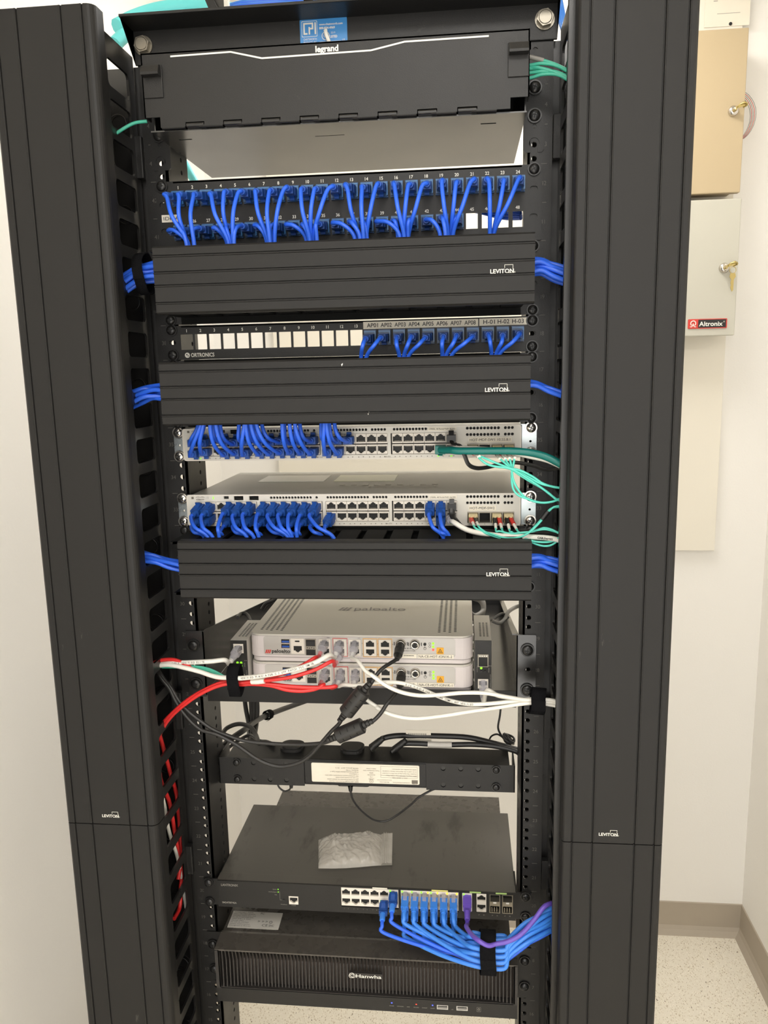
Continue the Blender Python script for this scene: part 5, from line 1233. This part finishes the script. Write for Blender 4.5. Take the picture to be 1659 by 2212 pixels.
tg=MB().box(.0130,.0345,Y-.0005,Y,.9758,.9775,0).box(.0985,.1220,Y-.0005,Y,.9758,.9780,1).box(.1530,.1690,Y-.0005,Y,.9758,.9780,2).box(.1900,.2055,Y-.0005,Y,.9758,.9780,2)
obj('label',tg,[PAPR,YELT,GRNT],lan,label='small white, yellow and green port labels')
obj('button',MB().lathe([(0,.0020),(-.0010,.0018)],(-.1190,Y,.9497),n=12),DARK,lan)
ld=MB()
for x,z in ((-.1268,.9673),(-.1268,.9628)): ld.box(x-.0006,x+.0006,Y-.0004,Y,z-.0006,z+.0006)
for x in cols2[:4]+[cols1[5],.1495]: ld.box(x-.0058,x-.0038,Y-.0006,Y,rU+.0040,rU+.0060)
ld.box(cols1[4]-.0058,cols1[4]-.0040,Y-.0006,Y,rD+.0020,rD+.0036)
obj('status_light',ld,LG,lan)
la=MB()
for x in cols2[2:]: la.box(x+.0036,x+.0056,Y-.0006,Y,rU+.0040,rU+.0060)
obj('status_light',la,LA,lan)
for sx in(-1,1):
    a,b=(-.2412,-.2185) if sx<0 else (.2185,.2412)
    obj('mounting_ear',MB().plate(rrect(a,b,z0,z1,.001),[slot(sx*.2327,hz(20,q),.0115,.0070) for q in 'bt'],.002,(0,-.0022,0)).box((-.2205 if sx<0 else .2185),(-.2185 if sx<0 else .2205),-.002,.05,z0,z1-.002),BLK,lan,bev=.0003)
    for q in 'bt': screw(lan,sx*.2325,-.0044,hz(20,q),sc=(1.1,1,1.1))
# plastic bag
def bag():
    a,b,c,d=Vector((-.0868,.1060,0)),Vector((.0300,.1330,0)),Vector((-.0735,.0330,0)),Vector((.0365,.0470,0)); z=z1-.0013
    nx,ny=80,50; V=[];r=random.Random(2)
    from mathutils import noise
    for side in (1,0):
        for j in range(ny+1):
            for i in range(nx+1):
                u,v=i/nx,j/ny; p=c.lerp(d,u).lerp(a.lerp(b,u),v)
                e=min(1,min(v,1-v)*4.5)*min(1,u*5)*min(1,max(0,(.86-u))*6) ; e=max(e,0)**.6
                h=(.017+.006*noise.noise(Vector((u*4,v*3,1))))*e+ (.0045*abs(noise.noise(Vector((u*16+v*5,v*9,3))))*(.25+e)) + .0045*abs(noise.noise(Vector((u*7,v*18+u*6,7))))*(.2+e)
                if u>.86: h=.0035+.002*math.sin(v*5)+(.0012 if .88<u<.90 or .93<u<.94 else 0)
                p=p+Vector((0,0,z+.001+(max(h,.0006) if side else 0)))
                p.y+=.004*math.sin(u*5)*(v-.5)
                V.append(p)
    n=(nx+1)*(ny+1); Fs=[]
    for s in (0,1):
        for j in range(ny):
            for i in range(nx):
                q=s*n+j*(nx+1)+i; f=(q,q+1,q+nx+2,q+nx+1); Fs.append(f if s==0 else f[::-1])
    rim=[j*(nx+1) for j in range(ny+1)]
    t=MB().add(V,Fs,0,True)
    o=obj('plastic_bag',t,BAGM); tag(o,'small clear zip bag of clutter lying on the dusty black lid','plastic bag')
    V2=[];Fs2=[]
    nx2,ny2=30,18
    for j in range(ny2+1):
        for i in range(nx2+1):
            u,v=.05+.78*i/nx2,.08+.84*j/ny2; p=c.lerp(d,u).lerp(a.lerp(b,u),v); e=(min(1,min(v-.08,.92-v)*5)*min(1,(u-.05)*6)*min(1,(.83-u)*6)); e=max(0,e)**.7
            V2.append(p+Vector((0,0,z+.0015+.011*e*(.7+.5*noise.noise(Vector((u*12,v*9,2)))))))
    for j in range(ny2):
        for i in range(nx2): q=j*(nx2+1)+i; Fs2.append((q,q+1,q+nx2+2,q+nx2+1))
    obj('contents',MB().add(V2,Fs2,0,True),BAGC,o)
    zb=MB()
    for u in (.885,.915): 
        zb.tube([c.lerp(d,u).lerp(a.lerp(b,u),v/10)+Vector((0,.004*math.sin(u*5)*(v/10-.5),z+.0062+.002*math.sin(v/10*5))) for v in range(11)],.0007,6)
    obj('zip_strip',zb,BAGM,o)
bag()

# ================================================================== RECORDER
nvr=thing('video_recorder','black video recorder with a slatted front grille, lowest device in the rack','video recorder',(0,.1,uz(17)))
zt=uz(19)-.0008; zb=uz(17)+.0035; Yb=-.036
obj('chassis',MB().box(-.2190,.2130,.0,.412,zb+.004,zt-.0035),SMEAR,nvr,bev=.0008)
obj('bezel_top',MB().prism([(.002,zt),(-.004,zt+.0016),(Yb,zt-.0012),(Yb,zt-.0035),(-.004,zt-.0025),(.002,zt-.003)],-.2185,.2200,'X'),SMEAR,nvr)
g=MB(); n=84; x=-.2165; zg0,zg1=.8235,zt-.0030; zm=.8665
for k in range(n+1):
    xx=-.2130+k*(.4285/n); w_=.0016
    e=min(1,min(k,n-k)/7); de=.010*e
    g.prism([(Yb,zg1),(Yb+de*1.0,zm+.004*0),(Yb+de*.55,zg0+.001),(Yb+.013,zg0+.001),(Yb+.013,zg1)],xx-w_/2,xx+w_/2,'X')
g.box(-.2185,.22,Yb+.002,.001,zg0-.0012,zg0).box(-.2185,-.2120,Yb,0,zg0-.001,zg1+.0005).box(.2145,.2200,Yb,0,zg0-.001,zg1+.0005)
obj('grille',g,[GRIL,SILB],nvr)
obj('filter_screen',MB().box(-.2130,.2150,Yb+.013,Yb+.0145,zg0,zg1),mat('dusty_screen','#3a322c',.9,var=.5,scale=700,bump=.6,bscale=900),nvr)
lg=MB(); y=Yb-.0004
obj('logo_plate',MB().box(-.0205,.0275,Yb-.0002,Yb+.004,.8525,.8605),GRIL,nvr)
lg.text('Hanwha',(-.0105,y,.8538),.0052,.0370,bold=.01)
for a0,rx in ((0,.0034),(120,.0034),(240,.0034)):
    cx=-.0162+.0012*math.cos(math.radians(a0+90)); cz=.8564+.0012*math.sin(math.radians(a0+90))
    lg.tube([(cx+rx*math.cos(math.radians(q))*1.0,y,cz+.0030*math.sin(math.radians(q))) for q in range(a0,a0+300,20)],.00035,6)
obj('logo',lg,INKW,nvr)
sp=MB().plate(rrect(-.2185,.2200,uz(17)-.0005,zg0-.0015),[rrect(.1060,.1215,.8085,.8145,.0005),rrect(.1340,.1495,.8085,.8145,.0005)],.006,(0,Yb+.001,0)).box(.1,.155,Yb+.006,Yb+.007,.806,.817,0)
sb=obj('control_strip',sp,BLK,nvr,bev=.0005)
for x in (.1137,.1417): obj('usb_socket',MB().plate(rrect(x-.0080,x+.0080,.8082,.8150),[rrect(x-.0070,x+.0070,.8090,.8142)],.006,(0,Yb+.0008,0)).box(x-.006,x+.006,Yb+.002,Yb+.006,.8120,.8138,1),[SILB,VOID],nvr)
tx=MB(); y=Yb+.0008
for s,x in (('POWER',.0405),('NETWORK',.0530),('HDD',.0645),('RECORD',.0760),('BACKUP',.0880),('ALARM',.0995),('USB',.1277)): tx.text(s,(x,y,.8085),.0014,align='C')
tx.plate(circ(.1655,.8115,.0018,12),[circ(.1655,.8115,.0014,12)],.0002,(0,y,0)).box(.1653,.1657,y-.0001,y,.8115,.8137)
tx.plate(rrect(.1625,.1685,.8080,.8150,.001),[rrect(.1627,.1683,.8082,.8148,.001)],.0002,(0,y,0))
obj('printing',tx,INKG,nvr)
for x,m in ((.0405,LB),(.0760,LR),(.0995,LB)): obj('status_light',MB().box(x-.0009,x+.0009,y-.0003,y,.8135,.8147),m,nvr)
zl=zt-.0033
a=[(-.2150,.0500),(-.1360,.0500),(-.1350,.0130),(-.2140,.0130)]
lbm=MB().prism(a[::-1],zl-.0002,zl+.0003,'Z',0)
for i in range(9):
    lbm.text(('WISENET NVR','Input: 100-240V 50/60Hz','Hanwha Vision Co., Ltd.','IC: 3A-7 CAN ICES-3(A)','HDD 8TB x 4  MAC','Serial No.','FC CE UL LISTED','Power consumption','Designed in Korea')[i],(-.2120,.0460-.0037*i,zl+.0005),.0019,(.030,.034,.036,.033,.030,.020,.028,.031,.033)[i],u=(1,0,0),v=(0,1,0),m=1)
lbm.text('FC',(-.1700,.0440,zl+.0005),.0040,u=(1,0,0),v=(0,1,0),m=1).text('CE',(-.1620,.0180,zl+.0005),.0050,.009,u=(1,0,0),v=(0,1,0),m=1).text('EHC',(-.1510,.0180,zl+.0005),.0045,.008,u=(1,0,0),v=(0,1,0),m=1)
for x in (-.1690,-.1625,-.1570): lbm.plate(circ(x,.0290,.0022,3),[circ(x,.0290,.0016,3)],.0002,(0,0,zl+.0005),(1,0,0),(0,1,0),m=1)
lbm.plate(circ(-.1500,.0280,.0026,14),[circ(-.1500,.0280,.0020,14)],.0002,(0,0,zl+.0005),(1,0,0),(0,1,0),m=1)
obj('rating_label',lbm,[SILB,INKK],nvr,label='silver rating label on the lid')
for sx in(-1,1):
    a_,b_=sorted((sx*.2185,sx*.2415))
    obj('mounting_ear',MB().plate(rrect(a_,b_,uz(17)+.006,uz(19)-.001,.001),[slot(sx*.2325,z,.0090,.0075) for z in (hz(18,'m')+.002,hz(17,'m'))],.002,(0,-.0022,0)),BLK,nvr,bev=.0004)
    for z in (.8685,.8265): screw(nvr,sx*.2322,-.0044,z,sc=(1.15,1,1.15))

# ================================================================== BLUE BUNDLE
def q8(x,y,Y): return at(800+x/3.687,1850+y/3.687,Y)
r8=random.Random(11)
snag,_=plug_mesh(.030); hood(snag,True)
SBM=mesh('plug',snag,LBLU)
PM['lan']=(SBM,mesh('strain_relief',strain(.030),LBLU),.030)
slim=MB().prism([(-.0050,-.0040),(.0050,-.0040),(.0050,.0038),(-.0050,.0038)],-.006,-.024,'Y').cyl((0,-.024,0),(0,-.030,0),.0040,.0034,12)
SLM=mesh('clear_boot',slim,LBLU)
strapC=q8(935,768,-.082)
ex=[]
def bpos(k,n):
    a=k*2.399; rr_=math.sqrt((k+.5)/n); return Vector((0,.0135*rr_*math.cos(a),.0255*rr_*math.sin(a)))
starts=[]
for i,x in enumerate(cols2): starts+= [('u',i,x,rU),('d',i,x,rD)]
starts+=[('a',4,cols1[4],rD),('a',5,cols1[5],rU)]
nb_=len(starts)+1
order=sorted(range(len(starts)),key=lambda k:-starts[k][2])
rank={k:i for i,k in enumerate(order)}
for k,(kd,i,x,z) in enumerate(starts):
    j=rank[k]; off=Vector((0,.013*math.sin(j*2.1),.0215-.045*(j+.5)/nb_)); Cc=strapC+off
    big=kd=='a'; L=.030; p=Vector((x,Y0:=-.0060,z)); tip=p+Vector((0,-L,-.006 if kd!='d' else -.012))
    e1=.30+.5*(j/nb_)
    v1=tip+Vector((.004,-.011,-.011)); v2=tip.lerp(Cc,.48)+Vector((-.005,-.010,-.006)); 
    sy=768-off.z/.0225*92; ey=395+205*(j/nb_)+(j*5%4-1.5)*9; jit=(j*7%5-2)*8
    pts=[tip+Vector((0,.004,.001)),tip+Vector((.0005,-.006,-.004)),v1,v2,Cc+Vector((-.022,0,.003)),Cc,Cc+Vector((.022,0,.001))]
    pts+=[q8(1105,sy-28+jit*.5,-.080+off.y),q8(1230,(sy-70)*.72+ey*.28+jit,-.074+off.y),q8(1360,sy*.25+ey*.75-jit*.5,-.066+off.y*.6),q8(1500,ey-5,-.055),q8(1600,ey-40,-.05)]
    lab=('sky blue cord, %s row, %s column of the full black switch block'%('upper' if kd=='u' else 'lower',ordn[i])) if not big else 'dark booted blue cord in the black switch, %s of the pair'%('left' if i==4 else 'right')
    m=LBLU if not big else BLUE
    o=cord(pts,.0030 if not big else .0026,m,lab,'cable','blue cords of the black switch')
    if big: inst('plug',PM['lan'][0] if False else PM['sw2'][0],o,p,(.2,0,0)); inst('strain_relief',PM['lan'][1],o,p,(.2,0,0))
    else: inst('plug',CPM,o,p,(.2 if kd!='d' else .4,0,0)); inst('clear_boot',SLM,o,p,(.2 if kd!='d' else .4,0,0))
p=Vector((.1495,-.006,rU)); tip=p+Vector((0,-.030,-.010)); Cc=strapC+Vector((0,-.012,.024))
o=cord([tip+Vector((0,.006,.002)),tip+Vector((0,-.004,-.006)),q8(765,560,-.060),q8(805,620,-.080),q8(860,668,-.096),Cc+Vector((0,-.004,0)),q8(1010,695,-.094),q8(1100,675,-.094),q8(1200,620,-.090),q8(1300,510,-.082),q8(1380,405,-.074),q8(1440,375,-.066),q8(1520,370,-.058)],.0031,PURP,'purple cord of the black switch lying over the strapped blue bundle','cable')
inst('plug',mesh('plug',plug_mesh(.026)[0],PURP),o,p,(.3,0,0)); inst('strain_relief',mesh('strain_relief',strain(.034),PURP),o,p,(.3,0,0))
strap(strapC+Vector((0,0,.001)),(1,0,.0),.0205,.0215,.0290,'wide black hook and loop strap around the blue bundle in front of the recorder')

# ================================================================== INSIDE THE LEFT MANAGER
def inm(P_,r,m,lab,cat='cable'): return cord([atX(x,y,-.274) for x,y in P_],r,m,lab,cat)
inm([(344,1585),(351,1609),(367,1667),(381,1716),(388,1787),(390,1832),(389,1870),(385,1900)],.0029,REDC,'red cord seen through the slots of the left manager, the nearer one')
inm([(345,1670),(348,1688),(367,1737),(377,1795),(391,1877),(390,1918),(388,1960),(376,1985)],.0029,REDC,'red cord seen through the slots of the left manager, the one reaching lower')
inm([(345,1700),(354.6,1737),(365,1795),(383.5,1852),(392,1900),(402,1960)],.0026,WHTC,'white cord seen through the slots of the left manager')
# teal strands inside the right manager
for k,(a,b) in enumerate(((480,560),(1540,1640))):
    cord([Vector((.2725,-.052,at(1222,a-25,-.05).z)),Vector((.2715,-.056,at(1222,(a+b)/2,-.05).z)),Vector((.2730,-.052,at(1222,b+25,-.05).z))],.0020,GRNC,'aqua strand seen through the slots of the right manager, %s one'%('upper','lower')[k],'cable',name='fiber_cable')

# ================================================================== ABOVE THE RACK
def ov(pts,r,m,lab,cat='cable',grp=None,name='cable',**k): return cord([at(*p) for p in pts],r,m,lab,cat,grp,name=name,**k)
for k in range(6):
    ov([(478-3*k,22+3*k,.12+.01*k),(500,12+2.5*k,.13),(540,3+2.6*k,.14),(600,0+2.5*k,.15),(655,2+3*k,.15),(700,8+3*k,.15),(735,20+3*k,.15)],.0034,BLUE if k%2 else LBLU,'blue cable in the coil lying over the top angle','cable','blue cables over the top angle')
ov([(255,60,.10),(290,42,.12),(340,26,.14),(400,18,.15),(450,20,.15),(500,26,.16)],.012,AQUB,'thick aqua conduit arching behind the top left corner of the rack',name='conduit')
ov([(248,95,.08),(275,72,.10),(310,60,.12),(350,58,.13),(400,62,.14)],.009,AQUB,'second thick aqua conduit just below the first one',name='conduit')
ov([(380,330,.24),(398,352,.22),(412,378,.20),(425,400,.19)],.006,AQUB,'thin aqua tube behind the rack left of the fiber enclosure',name='conduit')
for k in range(5): ov([(1195+3*k,-12,.08),(1206+2*k,20,.08),(1212+2*k,50+2*k,.07),(1222,75+3*k,.05),(1236,95,.03)],.0032,LBLU,'light blue cable dropping beside the right end of the top angle','cable','blue cables beside the right end of the top angle')
tag(obj('ladder_rung',MB().prism([(at(430,-30,.05).x,at(430,-30,.05).z),(at(452,22,.05).x,at(452,22,.05).z),(at(472,21,.05).x,at(472,21,.05).z),(at(446,-30,.05).x,at(446,-30,.05).z)],.05,.056,'Y'),BLK),'black flat metal strut rising above the top angle','strut')
a,b=at(452,-20,.07),at(490,20,.07)
tag(obj('clamp_plate',MB().box(a.x,b.x,.07,.075,b.z,a.z+.03).box(b.x-.003,b.x+.002,.068,.078,b.z,a.z+.03,1),[BLKS,WHT]),'grey black clamp plate with a pale edge above the top angle','clamp')
tag(obj('cable_strap',MB().tube([at(664,-8,.145),at(668,8,.14),at(672,22,.14)],.0065,10,flat=(0,1,0)),VELC),'dark strap on the blue coil over the top angle','cable strap')
# ladder tray that carries the overhead cables (out of frame, above the rack)
